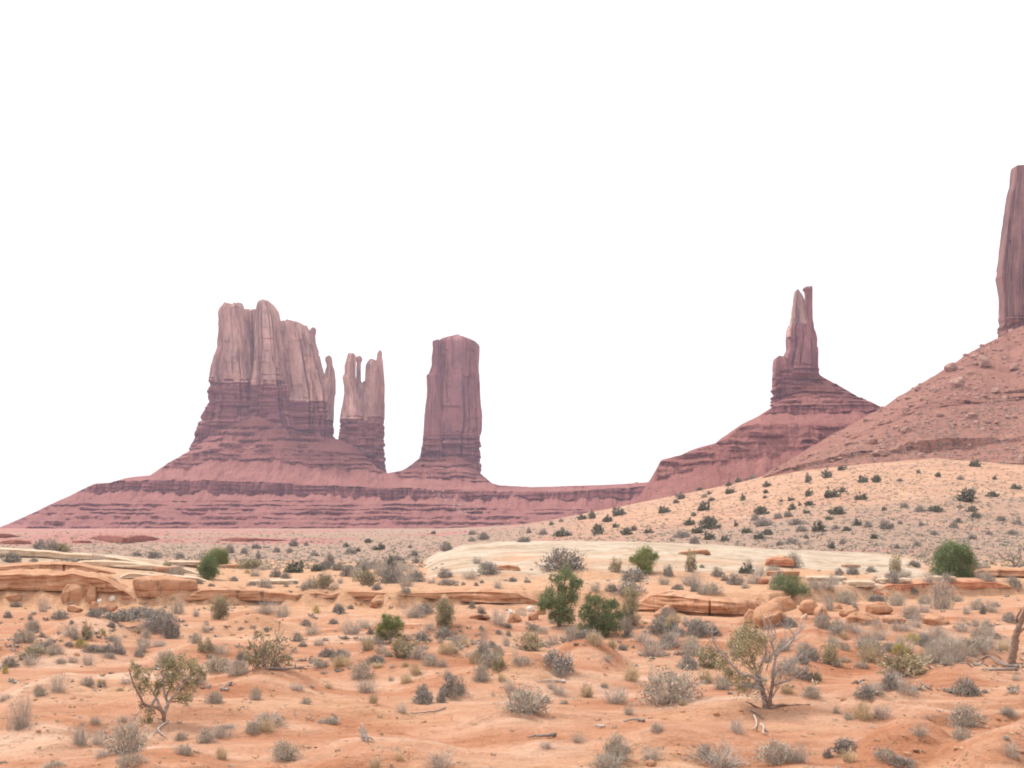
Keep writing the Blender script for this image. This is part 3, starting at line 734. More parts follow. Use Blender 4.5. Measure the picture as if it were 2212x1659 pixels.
#REST
# ------------------------------------------------------------------ rocks
C3 = lambda x, y: (.325 * x, 995.4 + .325 * y)
C4 = lambda x, y: (718.9 + .35 * x, 1050.7 + .35 * y)
C5 = lambda x, y: (1437.8 + .35 * x, 1050.7 + .35 * y)
C6 = lambda x, y: (.3375 * x, 1272 + .3375 * y)
C7 = lambda x, y: (718.9 + .3375 * x, 1272 + .3375 * y)
C8 = lambda x, y: (1465.5 + .3375 * x, 1272 + .3375 * y)

def slab_mesh(name, lx, ly, th, mat, seed, taper=0.0, round_=0.5):
    """a weathered slab: layered edge, undercut foot, gently domed top; origin at the middle of its foot"""
    n = 72; t = np.linspace(0, 2 * math.pi, n, endpoint=False)
    e = 0.55
    ox = np.sign(np.cos(t)) * np.abs(np.cos(t))**e; oy = np.sign(np.sin(t)) * np.abs(np.sin(t))**e
    oy = oy * (1 - taper * (ox * 0.5 + 0.5))
    lev = [(-0.3, .60), (.0, .60), (.09, .64), (.14, .92), (.18, .975), (.30, .98), (.42, .985), (.45, .955), (.49, .96), (.52, .995), (.68, 1.0), (.84, .995), (.92, .98), (.97, .945), (1.0, .86), (1.03, .66), (1.06, .4), (1.08, .2), (1.08, .02)]
    V = []
    for z, s in lev:
        rr = s + 0.16 * fbm(ox * lx * .35 + seed, oy * ly * .6, z * .8, seed, 4) + 0.02 * vnoise(ox * lx * 1.8, oy * ly * 1.8, z * 6, seed + 2) + 0.06 * _hash(np.floor(ox * lx * .9 + 50).astype(np.int64), np.floor(oy * 1.5 + 9).astype(np.int64), np.full(n, int(z > .47)), seed + 6)
        x = ox * lx / 2 * rr; y = oy * ly / 2 * rr
        zz = z * th * (1 + 0.16 * fbm(x * .5, y * .5, 0, seed + 4, 3)) + 0.05 * th * fbm(x * 2, y * 2, z, seed + 8, 3)
        V.append(np.stack([x, y, zz], -1))
    V = np.array(V); m = len(lev)
    idx = np.arange(m * n).reshape(m, n); nx = np.roll(idx, -1, 1)
    q = np.stack([idx[:-1], nx[:-1], nx[1:], idx[1:]], -1).reshape(-1, 4)
    mb = MB(); mb.add(V.reshape(-1, 3), q)
    return mb.mesh(name, [mat], False)

import bmesh
_ico = {}
def ico(sub):
    if sub not in _ico:
        bm = bmesh.new(); bmesh.ops.create_icosphere(bm, subdivisions=sub, radius=1.0)
        _ico[sub] = (np.array([v.co[:] for v in bm.verts]), [tuple(v.index for v in f.verts) for f in bm.faces]); bm.free()
    return _ico[sub]

def boulder_mesh(name, lx, ly, lz, mat, seed, cuts=9, smooth=.5):
    v, f = ico(4); v = v.copy(); rng = np.random.RandomState(seed)
    for _ in range(cuts):
        d = rng.normal(size=3); d /= np.linalg.norm(d); h = rng.uniform(0.48, 0.86)
        s = v @ d; over = np.maximum(s - h, 0); v -= d[None] * over[:, None] * 0.92
    v *= (1 + 0.07 * fbm(v[:, 0] * 2 + seed, v[:, 1] * 2, v[:, 2] * 2, seed, 4))[:, None]
    v *= (1 + 0.015 * fbm(v[:, 0] * 14, v[:, 1] * 14, v[:, 2] * 14, seed + 2, 2))[:, None]
    if cuts < 6: v *= (1 + 0.30 * fbm(v[:, 0] * 1.1 + seed, v[:, 1] * 1.1, v[:, 2] * 1.6, seed + 7, 3))[:, None]
    v *= np.array([lx / 2, ly / 2, lz * 0.62])[None] / 0.9
    v[:, 2] += lz * 0.36
    mb = MB(); mb.add(v, f)
    return mb.mesh(name, [mat], cuts < 6)

REG = []   # (object, kind phrase, u, y, width px): labels are finished at the end
def reg(o, phrase, u, y, wpx, cat, group):
    o["category"] = cat; o["group"] = group; REG.append((o, phrase, u, y, wpx))

def box_uv(tr, b):
    (u0, y0), (u1, y1) = tr(b[0], b[2]), tr(b[1], b[3]); return u0, u1, y0, y1

SLABS = [  # crop, xl, xr, yt, yb, material, phrase, taper
    (C3, 868, 1275, 792, 938, 'slab', 'long undercut orange sandstone slab', .75), 
     
      (C3, 135, 275, 730, 768, 'slab_pale', 'small tan sandstone block', 0),
    (C3, 1000, 1175, 705, 742, 'slab', 'small orange sandstone slab', 0), (C3, 1090, 1335, 668, 698, 'slab_pale', 'thin pale sandstone slab', 0), 
      
     (C3, 1440, 1640, 690, 715, 'slab', 'small orange sandstone slab', 0), (C3, 1650, 1960, 795, 820, 'slab_pale', 'thin pale sandstone slab', 0),
      
      
     (C5, 630, 795, 445, 500, 'slab_red', 'broken reddish ledge', 0), (C5, 640, 835, 525, 562, 'slab', 'flat tan sandstone slab', 0),
     (C5, 1090, 1205, 484, 502, 'slab', 'thin orange sandstone slab', 0), 
      (C5, 1900, 2110, 525, 560, 'slab', 'flat tan sandstone slab', 0),
    (C5, 1890, 2010, 492, 520, 'slab', 'small orange sandstone slab', 0), (C5, 1320, 1525, 568, 602, 'slab_pale', 'pale layered sandstone slab', 0), (C5, 900, 1140, 560, 585, 'slab_pale', 'thin pale sandstone slab', 0),
    (C5, 1120, 1300, 600, 640, 'slab_pale', 'pale layered sandstone slab', 0), (C5, 1640, 1800, 555, 590, 'slab_pale', 'small tan sandstone block', 0),
    
    ]
for i, (tr, xl, xr, yt, yb, mk, ph, tp) in enumerate(SLABS):
    u0, u1, y0, y1 = box_uv(tr, (xl, xr, yt, yb))
    p = hit((u0 + u1) / 2, y1); D = p[1]; k = D / F
    lx = (u1 - u0) * k; th = max((y1 - y0) * k * 0.98, .12); ly = th * 4 if D > 250 else (th * 2.2 if D > 122 or (tr is C5 and yb < 570) else min(lx * 0.9, max(th * 4.5, 3.0)))
    o = link("rock_ledge", slab_mesh("rock_ledge", lx, ly, th, M[mk], 500 + i, tp), None, (p[0], D + ly * 0.42, p[2]))
    o.rotation_euler.z = R.uniform(-.06, .06)
    reg(o, ph, (u0 + u1) / 2, (y0 + y1) / 2, u1 - u0, "rock ledge", "sandstone slabs and ledges")

# continuous eroded shelves: foot undercut, stained face, rough lip, top running back into the ground
STRIPS = [
    ("longest low red ledge on the plain, above the left outcrop", 'ledge_far', [(195, 1158, 1162), (230, 1157, 1170), (270, 1160, 1176), (310, 1158, 1170), (345, 1160, 1164)]),
    ("thin low red ledge on the plain, nearest the bright green juniper pair", 'ledge_far', [(475, 1163, 1166), (510, 1161, 1170), (560, 1164, 1170), (625, 1166, 1168)]),
    ("low red ledge on the plain cut by the left edge", 'ledge_far', [(-140, 1153, 1162), (-60, 1153, 1164), (10, 1154, 1162), (45, 1156, 1159)]),
    ("short red ledge on the plain near the left edge, nearer than the others", 'ledge_far', [(0, 1168, 1172), (25, 1167, 1177), (70, 1170, 1174)]),
    ("smallest red ledge on the plain, left of the longest one", 'ledge_far', [(155, 1168, 1171), (175, 1167, 1175), (200, 1169, 1172)]),
  # label, material, (u, top y, foot y) ...
    ("crumbling orange sandstone cliff band at the left edge, behind the split boulder", 'slab', [(-420, 1236, 1282), (-200, 1240, 1284), (0, 1243, 1283), (80, 1240, 1283), (146, 1241, 1284), (190, 1246, 1296), (240, 1249, 1299), (292, 1251, 1300)]),
    ("tan stained shelf layer above the orange cliff band at left", 'slab', [(-420, 1222, 1240), (0, 1224, 1242), (90, 1219, 1244), (150, 1218, 1245), (210, 1222, 1242), (250, 1228, 1240)]),
    ("pale topmost shelf of the left outcrop, under three dark shrubs", 'slab_pale', [(-420, 1184, 1206), (0, 1186, 1204), (80, 1190, 1205), (150, 1196, 1210), (210, 1199, 1212), (280, 1207, 1216), (330, 1214, 1220)]),
    ("pale middle shelf of the left outcrop", 'slab_pale', [(150, 1212, 1222), (230, 1212, 1226), (300, 1218, 1232), (370, 1226, 1236), (430, 1234, 1241)]),
    ("thin pale shelf just above the long wedge-shaped slab", 'slab_pale', [(260, 1238, 1250), (320, 1242, 1254), (390, 1246, 1256), (450, 1252, 1258)]),
    ("long undercut shelf right of the wedge-shaped slab, behind an olive bush", 'slab', [(396, 1272, 1301), (450, 1271, 1301), (552, 1275, 1303), (600, 1279, 1304), (640, 1284, 1303), (690, 1281, 1296), (730, 1280, 1290)]),
    ("low brown shelf in the middle, ending left of the tall juniper", 'slab', [(700, 1276, 1292), (760, 1277, 1292), (830, 1280, 1290), (890, 1281, 1290), (950, 1279, 1298), (1010, 1277, 1306), (1060, 1280, 1309), (1110, 1282, 1308), (1170, 1285, 1306)]),
    ("straight orange shelf with dark streaks, right of the grey-green juniper", 'slab', [(1370, 1288, 1320), (1420, 1288, 1324), (1470, 1291, 1328), (1530, 1297, 1331), (1590, 1301, 1333), (1640, 1303, 1331), (1668, 1306, 1328)]),
    ("dark red layered shelf in front of the big round juniper", 'slab_red', [(1885, 1266, 1282), (1930, 1263, 1284), (1990, 1262, 1281), (2040, 1259, 1277), (2090, 1257, 1276), (2150, 1257, 1273), (2185, 1260, 1270)]),
    ("tan shelf in the rising ground at the far right edge", 'slab', [(2085, 1232, 1246), (2140, 1230, 1248), (2230, 1230, 1250), (2400, 1228, 1252)]),
    ("thin broken reddish lip on the middle of the pale dome", 'slab', [(1660, 1203, 1212), (1690, 1202, 1222), (1720, 1207, 1224)]),
    ("small orange overhang below the crest of the pale dome", 'slab', [(1465, 1192, 1196), (1500, 1190, 1200), (1535, 1188, 1197)]),
    ("little orange break in the lower left of the pale dome", 'slab', [(1070, 1224, 1230), (1100, 1222, 1236), (1125, 1226, 1234)]),
]
for i, (lab, mk, pts) in enumerate(STRIPS):
    ua, ta, fa = (np.array(c, float) for c in zip(*pts))
    us = np.arange(ua[0], ua[-1], 0.9)
    h0 = [hit(a, f) for a, f in zip(ua, fa)]
    dfoot = np.interp(us, ua, [p[1] for p in h0]); dfoot = np.convolve(np.pad(dfoot, 30, mode='edge'), np.ones(61) / 61, 'valid')
    yt, yf = np.interp(us, ua, ta), np.interp(us, ua, fa)
    X0 = (us - CX) / F * dfoot; zf = ZC + (HY - yf) / F * dfoot; zt = ZC + (HY - yt) / F * dfoot
    h = np.maximum(zt - zf, .05)
    h = h * (1 + 0.18 * fbm(X0 / 3.2, 0.5, 0, 600 + i, 4))
    endf = np.clip(np.minimum(us - us[0], us[-1] - us) / (0.12 * (us[-1] - us[0])), 0.06, 1)**.6
    gul = 0.55 * fbm(X0 / 4.0, .2, 0, 610 + i, 3) + 0.5 * np.maximum(0, .1 - np.abs(vnoise(X0 / 2.6, 0, 0, 620 + i))) / .1 * sstep(-.1, .3, vnoise(X0 / 5, 0, 0, 623 + i))
    rows = []
    lay = 7
    prof = [(-.5, .60), (-.05, .66), (.06, .68), (.14, .56), (.19, .06)] + [(.20 + .7 * j / 22, None) for j in range(1, 23)] + [(.96, .05), (1.0, .16)]
    for z_, o_ in prof:
        zz = zf + h * z_ * (endf if z_ > 0 else 1)
        if o_ is None:
            o_ = 0.16 * vnoise(X0 / 6, zz * 4.2, 0, 630 + i) + 0.09 * vnoise(X0 / 1.1, zz * 7, 0, 631 + i) + 0.05
        off_ = o_ * h + gul * np.minimum(h, 1.2) * .8 + .10 * fbm(X0 / .7, zz / .5, 0, 640 + i, 3) * np.minimum(h, 1)
        rows.append(np.stack([X0 * (1 + off_ / dfoot), dfoot + off_, zz + .05 * h * fbm(X0 / 1.5, z_ * 2, 0, 644 + i, 3)], -1))
    zl_ = rows[-1][:, 2]; dl_ = rows[-1][:, 1]
    back = np.clip(h * 3.2, 1.2, 5.5)
    for t_ in (.08, .2, .35, .5, .65, .8, .92, 1.0):
        dd = dl_ + back * t_; xx = X0 * (dd / dfoot)
        g = ground_z(xx, dd)
        zz = np.maximum(zl_ + .10 * back * t_ + .12 * h * fbm(xx / 2, dd / 1.2, 0, 650 + i, 4), g * 0 - 99)
        rows.append(np.stack([xx, dd, zz * (1 - sstep(.55, 1, t_)) + (g - .22) * sstep(.55, 1, t_)], -1))
    V = np.array(rows)
    me_ = grid_mesh("rock_shelf", V - np.array(h0[len(h0) // 2])[None, None], [M[mk]], False)
    o = link("rock_shelf", me_, None, tuple(h0[len(h0) // 2]))
    thing(o, lab, "rock ledge", "sandstone slabs and ledges")

BOULD = [
    (C3, 400, 590, 812, 978, 'slab', 'big pale orange boulder split in two'), (C3, 565, 652, 820, 945, 'slab', 'narrow upright orange boulder'), (C3, 580, 655, 940, 1012, 'slab', 'knee-high orange boulder'), (C3, 625, 722, 950, 1014, 'slab', 'knee-high orange boulder'),
    (C3, 700, 772, 958, 1012, 'slab', 'knee-high orange boulder'), (C3, 435, 545, 962, 1018, 'slab', 'knee-high orange boulder'), (C3, 632, 682, 922, 978, 'white_rock', 'white broken rock'), (C3, 712, 776, 914, 958, 'white_rock', 'white broken rock'),
    (C3, 20, 130, 905, 955, 'slab', 'rounded orange boulder'), (C3, 585, 680, 715, 745, 'slab_pale', 'pale flat boulder'),
    (C4, 228, 362, 684, 742, 'slab', 'rounded orange boulder'), (C4, 120, 180, 712, 745, 'slab', 'rounded orange boulder'), (C4, 1070, 1122, 752, 800, 'white_rock', 'white broken rock'), (C4, 1115, 1205, 755, 808, 'slab_pale', 'pale angular boulder'),
    (C4, 1180, 1256, 733, 782, 'white_rock', 'white broken rock'), (C4, 1078, 1175, 788, 848, 'slab', 'orange angular boulder'), (C4, 1192, 1268, 778, 835, 'slab', 'orange angular boulder'), (C4, 1248, 1315, 752, 800, 'slab', 'orange angular boulder'),
    (C4, 840, 960, 790, 830, 'slab', 'rounded orange boulder'), (C4, 2020, 2120, 740, 800, 'slab', 'rounded orange boulder'), (C4, 1990, 2060, 770, 815, 'slab', 'rounded orange boulder'),
    (C5, 488, 600, 762, 858, 'slab', 'smooth rounded orange lobe of rock'), (C5, 545, 770, 700, 880, 'slab', 'smooth rounded orange lobe of rock'), (C5, 655, 830, 688, 780, 'slab', 'smooth rounded orange lobe of rock'), (C5, 830, 965, 710, 800, 'slab', 'smooth rounded orange lobe of rock'),
    (C5, 915, 1025, 740, 822, 'slab', 'smooth rounded orange lobe of rock'), (C5, 1090, 1200, 740, 805, 'slab', 'rounded orange boulder'), (C5, 1130, 1335, 788, 866, 'slab', 'smooth rounded orange lobe of rock'), (C5, 1245, 1405, 722, 800, 'slab', 'smooth rounded orange lobe of rock'),
    (C5, 1330, 1490, 800, 855, 'slab', 'rounded orange boulder'), (C5, 1585, 1765, 795, 868, 'slab', 'smooth rounded orange lobe of rock'), (C5, 840, 885, 790, 830, 'slab_pale', 'pale angular boulder'), (C5, 1265, 1345, 655, 695, 'slab_red', 'red square boulder'),
    (C5, 1348, 1405, 662, 698, 'slab_red', 'red square boulder'), (C5, 560, 640, 570, 610, 'slab_red', 'rounded orange boulder'), (C5, 1040, 1100, 730, 765, 'slab', 'orange angular boulder'), (C5, 1690, 1745, 590, 615, 'slab_pale', 'pale angular boulder'),
    (C5, 1190, 1260, 620, 650, 'slab', 'orange angular boulder')]
for i, (tr, xl, xr, yt, yb, mk, ph) in enumerate(BOULD):
    if 'lobe' in ph: xl, xr = xl + .08 * (xr - xl), xr - .08 * (xr - xl)
    u0, u1, y0, y1 = box_uv(tr, (xl, xr, yt, yb))
    p = hit((u0 + u1) / 2, y1 - 2); k = p[1] / F
    lx = (u1 - u0) * k; lz = (y1 - y0) * k
    rnd = 'lobe' in ph or 'rounded' in ph
    if 'white' in ph: lx *= .85; lz *= .75
    o = link("boulder", boulder_mesh("boulder", lx, max(lz, lx * .7), lz, M[mk], 700 + i, 5 if rnd else (16 if 'white' in ph else 11)), None, (p[0], p[1] + lx * .3, p[2] - lz * .06))
    o.rotation_euler.z = R.uniform(-.2, .2)
    reg(o, ph, (u0 + u1) / 2, (y0 + y1) / 2, u1 - u0, "boulder", "boulders lying about the ledges")

# boulders and rubble on the red hills
bpy.context.view_layer.update()
dg = bpy.context.evaluated_depsgraph_get()
def cast(u, y):
    d = Vector(((u - CX) / F, 1, (HY - y) / F)).normalized()
    ok, loc, nor, idx, ob, _m = scene.ray_cast(dg, Vector((0, 0, ZC)), d)
    return (loc, nor, ob.name) if ok else (None, None, "")
for i, (u, y, wd, ht) in enumerate([(2054, 803, 26, 22), (2068, 838, 32, 28), (2128, 792, 38, 28), (1957, 890, 20, 12), (1993, 866, 16, 10), (2017, 846, 18, 14), (2190, 800, 20, 14), (2100, 905, 26, 14), (1885, 960, 24, 16),
                                     (2180, 905, 20, 12), (1960, 935, 26, 18), (1905, 985, 36, 20), (1940, 978, 30, 22), (1985, 800 + 45, 18, 14), (1870, 912, 16, 10), (2150, 850, 22, 14), (2030, 900, 18, 12), (1835, 962, 22, 12)]):
    loc, nor, nm = cast(u, y - 1)
    if nm != "talus_hill": continue
    k = loc.y / F
    o = link("boulder", boulder_mesh("talus_boulder", wd * k, wd * k * .9, ht * k, M['rubble'], 900 + i, 12), None, loc - Vector((0, 0, ht * k * .12)))
    reg(o, "big fallen red boulder", u, y, wd, "boulder", "boulders fallen on the red talus")

def rubble(name, pts, mat, lo, hi, seed):
    rng = np.random.RandomState(seed); mb = MB(); v0, f0 = ico(1)
    for (p, s) in pts:
        v = v0.copy()
        for _ in range(3):
            d = rng.normal(size=3); d /= np.linalg.norm(d); v -= d[None] * (np.maximum(v @ d - rng.uniform(.3, .7), 0))[:, None]
        v *= rng.uniform(.7, 1.3, 3)[None] * s * rng.uniform(lo, hi)
        v[:, 2] *= .75
        mb.add(v + np.asarray(p)[None], f0)
    return link(name, mb.mesh(name, [mat], False), None, kind="stuff")
pts, pts2 = [], []
rr = random.Random(5)
for _ in range(8000):
    u, y = rr.uniform(1620, 2330), rr.uniform(700, 1015)
    loc, nor, nm = cast(u, y)
    if 940 < y < 976 and 1945 < u < 2160 and rr.random() < .9: continue
    if nm == "talus_hill" and vnoise(u / 60, y / 40, 0, 3) > rr.uniform(-1, .5):
        pts.append((loc, (0.35 + 1.3 * rr.random()**3.5) * loc.y / 560))
rubble("talus_rubble", pts, M['rubble'], .7, 1.3, 5)
pts = []
for _ in range(6500):
    u, y = rr.uniform(20, 1700), rr.uniform(930, 1150)
    loc, nor, nm = cast(u, y)
    if nm in ("mesa_hill", "spire_hill") and vnoise(u / 50, y / 40, 0, 13) > rr.uniform(-.5, .9): pts.append((loc, 0.4 + 1.3 * rr.random()**5))
rubble("slope_rubble", pts, M['rubble'], .7, 1.3, 6)
pts = []
for _ in range(170):
    t = rr.random(); u = 945 + 70 * t + rr.gauss(0, 9); y = 1062 + 50 * t + rr.gauss(0, 5)
    loc, nor, nm = cast(u, y)
    if nm == "mesa_hill": pts.append((loc, 0.3 + 1.0 * rr.random()**3))
for _ in range(420):
    u, y = rr.uniform(60, 1500), rr.uniform(1060, 1150)
    loc, nor, nm = cast(u, y)
    if nm == "mesa_hill": pts.append((loc, 0.25 + .7 * rr.random()**3))
rubble("pale_rubble", pts, M['pale_rubble'], .7, 1.3, 7)

# ------------------------------------------------------------------ plants: leaf and twig primitives
def leaf(mb, c, d, L, W, rng, mat):
    d = Vector(d).normalized()
    s = d.cross(Vector((rng.uniform(-1, 1), rng.uniform(-1, 1), rng.uniform(-1, 1))))
    if s.length < 1e-4: return
    s.normalize(); c = Vector(c)
    a = c - d * L * .5; b = c + d * L * .5
    mb.add([tuple(a), tuple(c + s * W * .5), tuple(b), tuple(c - s * W * .5)], [(0, 1, 2, 3)], mat)

def ribbon(mb, pts, w, rng, mat):
    vs = []; s = Vector((rng.uniform(-1, 1), rng.uniform(-1, 1), rng.uniform(-.4, .4))).normalized()
    n = len(pts)
    for i, p in enumerate(pts[:-1]):
        ww = w * (1 - .6 * i / (n - 1)); vs += [tuple(p - s * ww / 2), tuple(p + s * ww / 2)]
    vs.append(tuple(pts[-1]))
    fs = [(2 * i, 2 * i + 1, 2 * i + 3, 2 * i + 2) for i in range(n - 2)] + [(2 * n - 4, 2 * n - 3, 2 * n - 2)]
    mb.add(vs, fs, mat)

def shrub_builder(seed, nst, stw, nl, ll, lw, up=0.35, spread=1.0, inner=0.0, tips=1.0, flat=1.0, ragged=.25):
    """unit shrub: about 1 wide and 0.6*flat high, foot at the origin; returns (stems MB, leaves MB)"""
    rng = random.Random(seed); st, lf = MB(), MB()
    ph = rng.uniform(0, 9)
    for i in range(nst):
        az = rng.uniform(0, 2 * math.pi); el = math.asin(min(.999, max(.03, rng.uniform(0, 1)**(1 - up))))
        lob = 1 + ragged * math.sin(3 * az + ph) * math.cos(2.3 * el + ph)
        r = rng.uniform(.62, 1.0) * lob
        d = Vector((math.cos(az) * math.cos(el) * .5 * spread, math.sin(az) * math.cos(el) * .5 * spread, math.sin(el) * .6 * flat))
        tip = d * r
        foot = Vector((math.cos(az), math.sin(az), 0)) * rng.uniform(0, .24)
        mid = foot * .6 + tip * .5 + Vector((rng.gauss(0, .03), rng.gauss(0, .03), .05 * flat))
        ribbon(st, [foot, mid, tip], stw * rng.uniform(.6, 1.3), rng, 0)
        for _ in range(2):
            q = mid.lerp(tip, rng.uniform(0.1, .8)); e = q + (d * .35 + Vector((rng.gauss(0, .10), rng.gauss(0, .10), rng.gauss(.02, .07)))) * rng.uniform(.4, .9)
            ribbon(st, [q, (q + e) / 2 + Vector((rng.gauss(0, .008),) * 3), e], stw * .6, rng, 0)
        for _ in range(nl):
            t = 1 - rng.random()**1.6 * (.65 if tips else 1)
            q = mid.lerp(tip, t) + Vector((rng.gauss(0, .045), rng.gauss(0, .045), rng.gauss(0, .035)))
            q.z = max(q.z, .01)
            leaf(lf, q, d + Vector((rng.gauss(0, .4), rng.gauss(0, .4), rng.gauss(.1, .4))), ll * rng.uniform(.6, 1.4), lw * rng.uniform(.6, 1.4), rng, 0)
    return st, lf

#            stems, stem w, leaves, leaf L, leaf W, up ..., stem mat, leaf mat, phrase
KIND = {
    'g': (dict(nst=230, stw=.014, nl=4, ll=.06, lw=.02, up=.15), 'twig', 'sage', 'grey twiggy sagebrush', 'sagebrush'),
    'b': (dict(nst=150, stw=.018, nl=8, ll=.07, lw=.03, up=.15), 'twig_dark', 'blue', 'dark blue-grey sagebrush', 'sagebrush'),
    'p': (dict(nst=260, stw=.011, nl=2, ll=.04, lw=.012, up=.3, ragged=.5, flat=1.15), 'twig', 'sage', 'pale leafless twiggy shrub', 'desert_shrub'),
    'd': (dict(nst=280, stw=.014, nl=1, ll=.05, lw=.012, up=.45, spread=.9), 'straw', 'straw', 'straw-coloured dry grass tussock', 'grass_tussock'),
    'o': (dict(nst=110, stw=.018, nl=13, ll=.07, lw=.034, up=.35, ragged=.45, flat=1.3), 'twig_dark', 'olive', 'olive-green leafy shrub', 'desert_shrub'),
    'y': (dict(nst=120, stw=.014, nl=10, ll=.06, lw=.024, up=.3), 'straw', 'yellow', 'yellow-green rabbitbrush', 'rabbitbrush'),
    'k': (dict(nst=26, stw=.028, nl=0, ll=.05, lw=.02, up=.75, spread=.8, ragged=.7, flat=1.7), 'twig_dark', 'sage', 'dark burnt-looking dead shrub', 'dead_shrub'),
    'W': (dict(nst=34, stw=.02, nl=0, ll=.05, lw=.02, up=.65, ragged=.7, flat=1.5), 'deadwood', 'sage', 'bleached white dead shrub', 'dead_shrub'),
    'T': (dict(nst=60, stw=.024, nl=12, ll=.06, lw=.034, up=.55, ragged=.6, flat=1.1), 'bark', 'olive', 'grey-stemmed thinly leaved shrub', 'desert_shrub'),
    's': (dict(inner=.1, nst=90, stw=.03, nl=14, ll=.12, lw=.07, up=.05, ragged=.5, flat=1.0), 'twig_dark', 'juniper_far', 'dark green hillside juniper shrub', 'juniper_shrub'),
}
VAR = {}
for kk, (prm, sm, lm, ph, nm) in KIND.items():
    VAR[kk] = []
    for v in range(4):
        st, lf = shrub_builder(ord(kk) * 31 + v * 7, **prm)
        both = MB(); both.add(np.concatenate(st.v), st.f, 0)
        if lf.n: both.add(np.concatenate(lf.v), lf.f, 1)
        VAR[kk].append((both.mesh(nm, [M[sm], M[lm]]), st.mesh("stems", [M[sm]]), lf.mesh("foliage", [M[lm]]) if lf.n else None))

def plant(kk, u, y, wpx, hpx):
    p = hit(u, y); k = p[1] / F
    _, sm, lm, ph, nm = KIND[kk]
    both, st, lf = R.choice(VAR[kk])
    flat = KIND[kk][0].get('flat', 1.0)
    G = 1.06 if kk in 'kWs' else 1.36
    sx = wpx * k * G; sz = hpx * k * G / (.6 * flat)
    o = None
    if wpx >= 30 and lf is not None:
        o = bpy.data.objects.new(nm, None); COL.objects.link(o)
        link("stems", st, o); link("foliage", lf, o)
    else:
        o = bpy.data.objects.new(nm, both); COL.objects.link(o)
    o.location = (p[0], p[1] + sx * .25, p[2] - .03 * sz)
    o.scale = (sx, sx * R.uniform(.8, 1.0), sz); o.rotation_euler = (0, 0, R.uniform(0, 6.28))
    o["kk"] = kk
    reg(o, ph, u, y - hpx / 2, wpx, "shrub" if kk != 'd' else "grass tussock", "scattered desert shrubs" if kk not in 'sd' else ("junipers dotting the sand hill" if kk == 's' else "dry grass tussocks"))

def P(tr, sc, text):
    for e in text.split():
        a = e.split(','); x, y, wd, h = map(float, a[:4]); kk = a[4] if len(a) > 4 else 'g'
        u, v = tr(x, y); plant(kk, u, v, wd * sc, h * sc)

P(C6, .3375, """265,148,80,75,p 90,118,65,25,b 40,188,55,38,b 190,205,30,32,b 455,228,34,24,b 710,250,50,32,b 235,258,28,20,b 230,282,28,22,b 262,312,38,26,b 150,345,120,75,g 440,310,110,75,p 475,332,40,35,b
545,330,80,80,o 658,300,34,30,y 332,347,35,20,b 270,378,60,30,b 435,372,60,25,b 510,378,75,50,y 335,425,105,60,g 195,450,170,66,o 585,410,105,40,b 735,392,95,75,p 910,380,100,75,p 1010,372,110,35,p 1245,350,85,60,g
885,438,55,38,b 690,445,80,30,g 55,505,95,55,b 180,500,110,70,p 460,475,80,35,p 555,492,75,65,p 30,545,34,50,y 1050,490,130,80,g 1310,415,100,70,o 1410,430,110,60,p 1385,540,170,90,g 1515,560,130,85,g 1540,460,70,45,b
555,628,80,50,g 645,625,75,40,d 245,690,85,65,g 355,670,110,100,p 20,725,90,40,p 800,612,100,30,p 1270,620,90,60,p 1630,715,75,75,g 1365,735,110,65,g 1890,655,110,40,p 1995,640,45,25,p 2100,640,60,25,d 2090,440,90,50,b
2195,445,80,40,g 2050,510,100,45,g 2160,510,100,60,d 1900,340,55,50,b 1995,300,110,60,p 2040,365,80,40,p 1935,372,50,25,b 1955,238,60,35,b 2130,228,60,30,b 2165,160,60,45,b 2020,160,40,45,y 1540,280,35,18,b 1700,275,35,25,b
1310,285,60,50,p 1250,180,55,45,p 1130,160,80,75,g 1690,165,150,75,p 1800,185,110,80,p 500,1020,130,120,p 620,1005,110,90,p 790,1060,230,180,g 120,910,130,190,p 50,915,120,130,W 600,880,80,45,p 640,1085,130,40,p 820,1160,170,90,g
1310,990,130,75,g 1410,965,150,75,p 1710,890,190,75,g 1700,925,110,70,d 1410,1095,90,70,d 1815,1110,200,110,g 2110,865,110,35,g 2050,865,40,20,g 1450,895,100,20,p 330,1160,140,35,g 590,180,100,40,b 740,215,200,60,b 860,185,200,55,b
1000,200,160,60,b 1000,290,150,110,b 1080,320,110,120,b 930,260,120,60,p 1690,525,270,175,T 640,160,90,40,p 380,480,70,30,g 1130,545,80,40,p 760,655,60,20,d""")
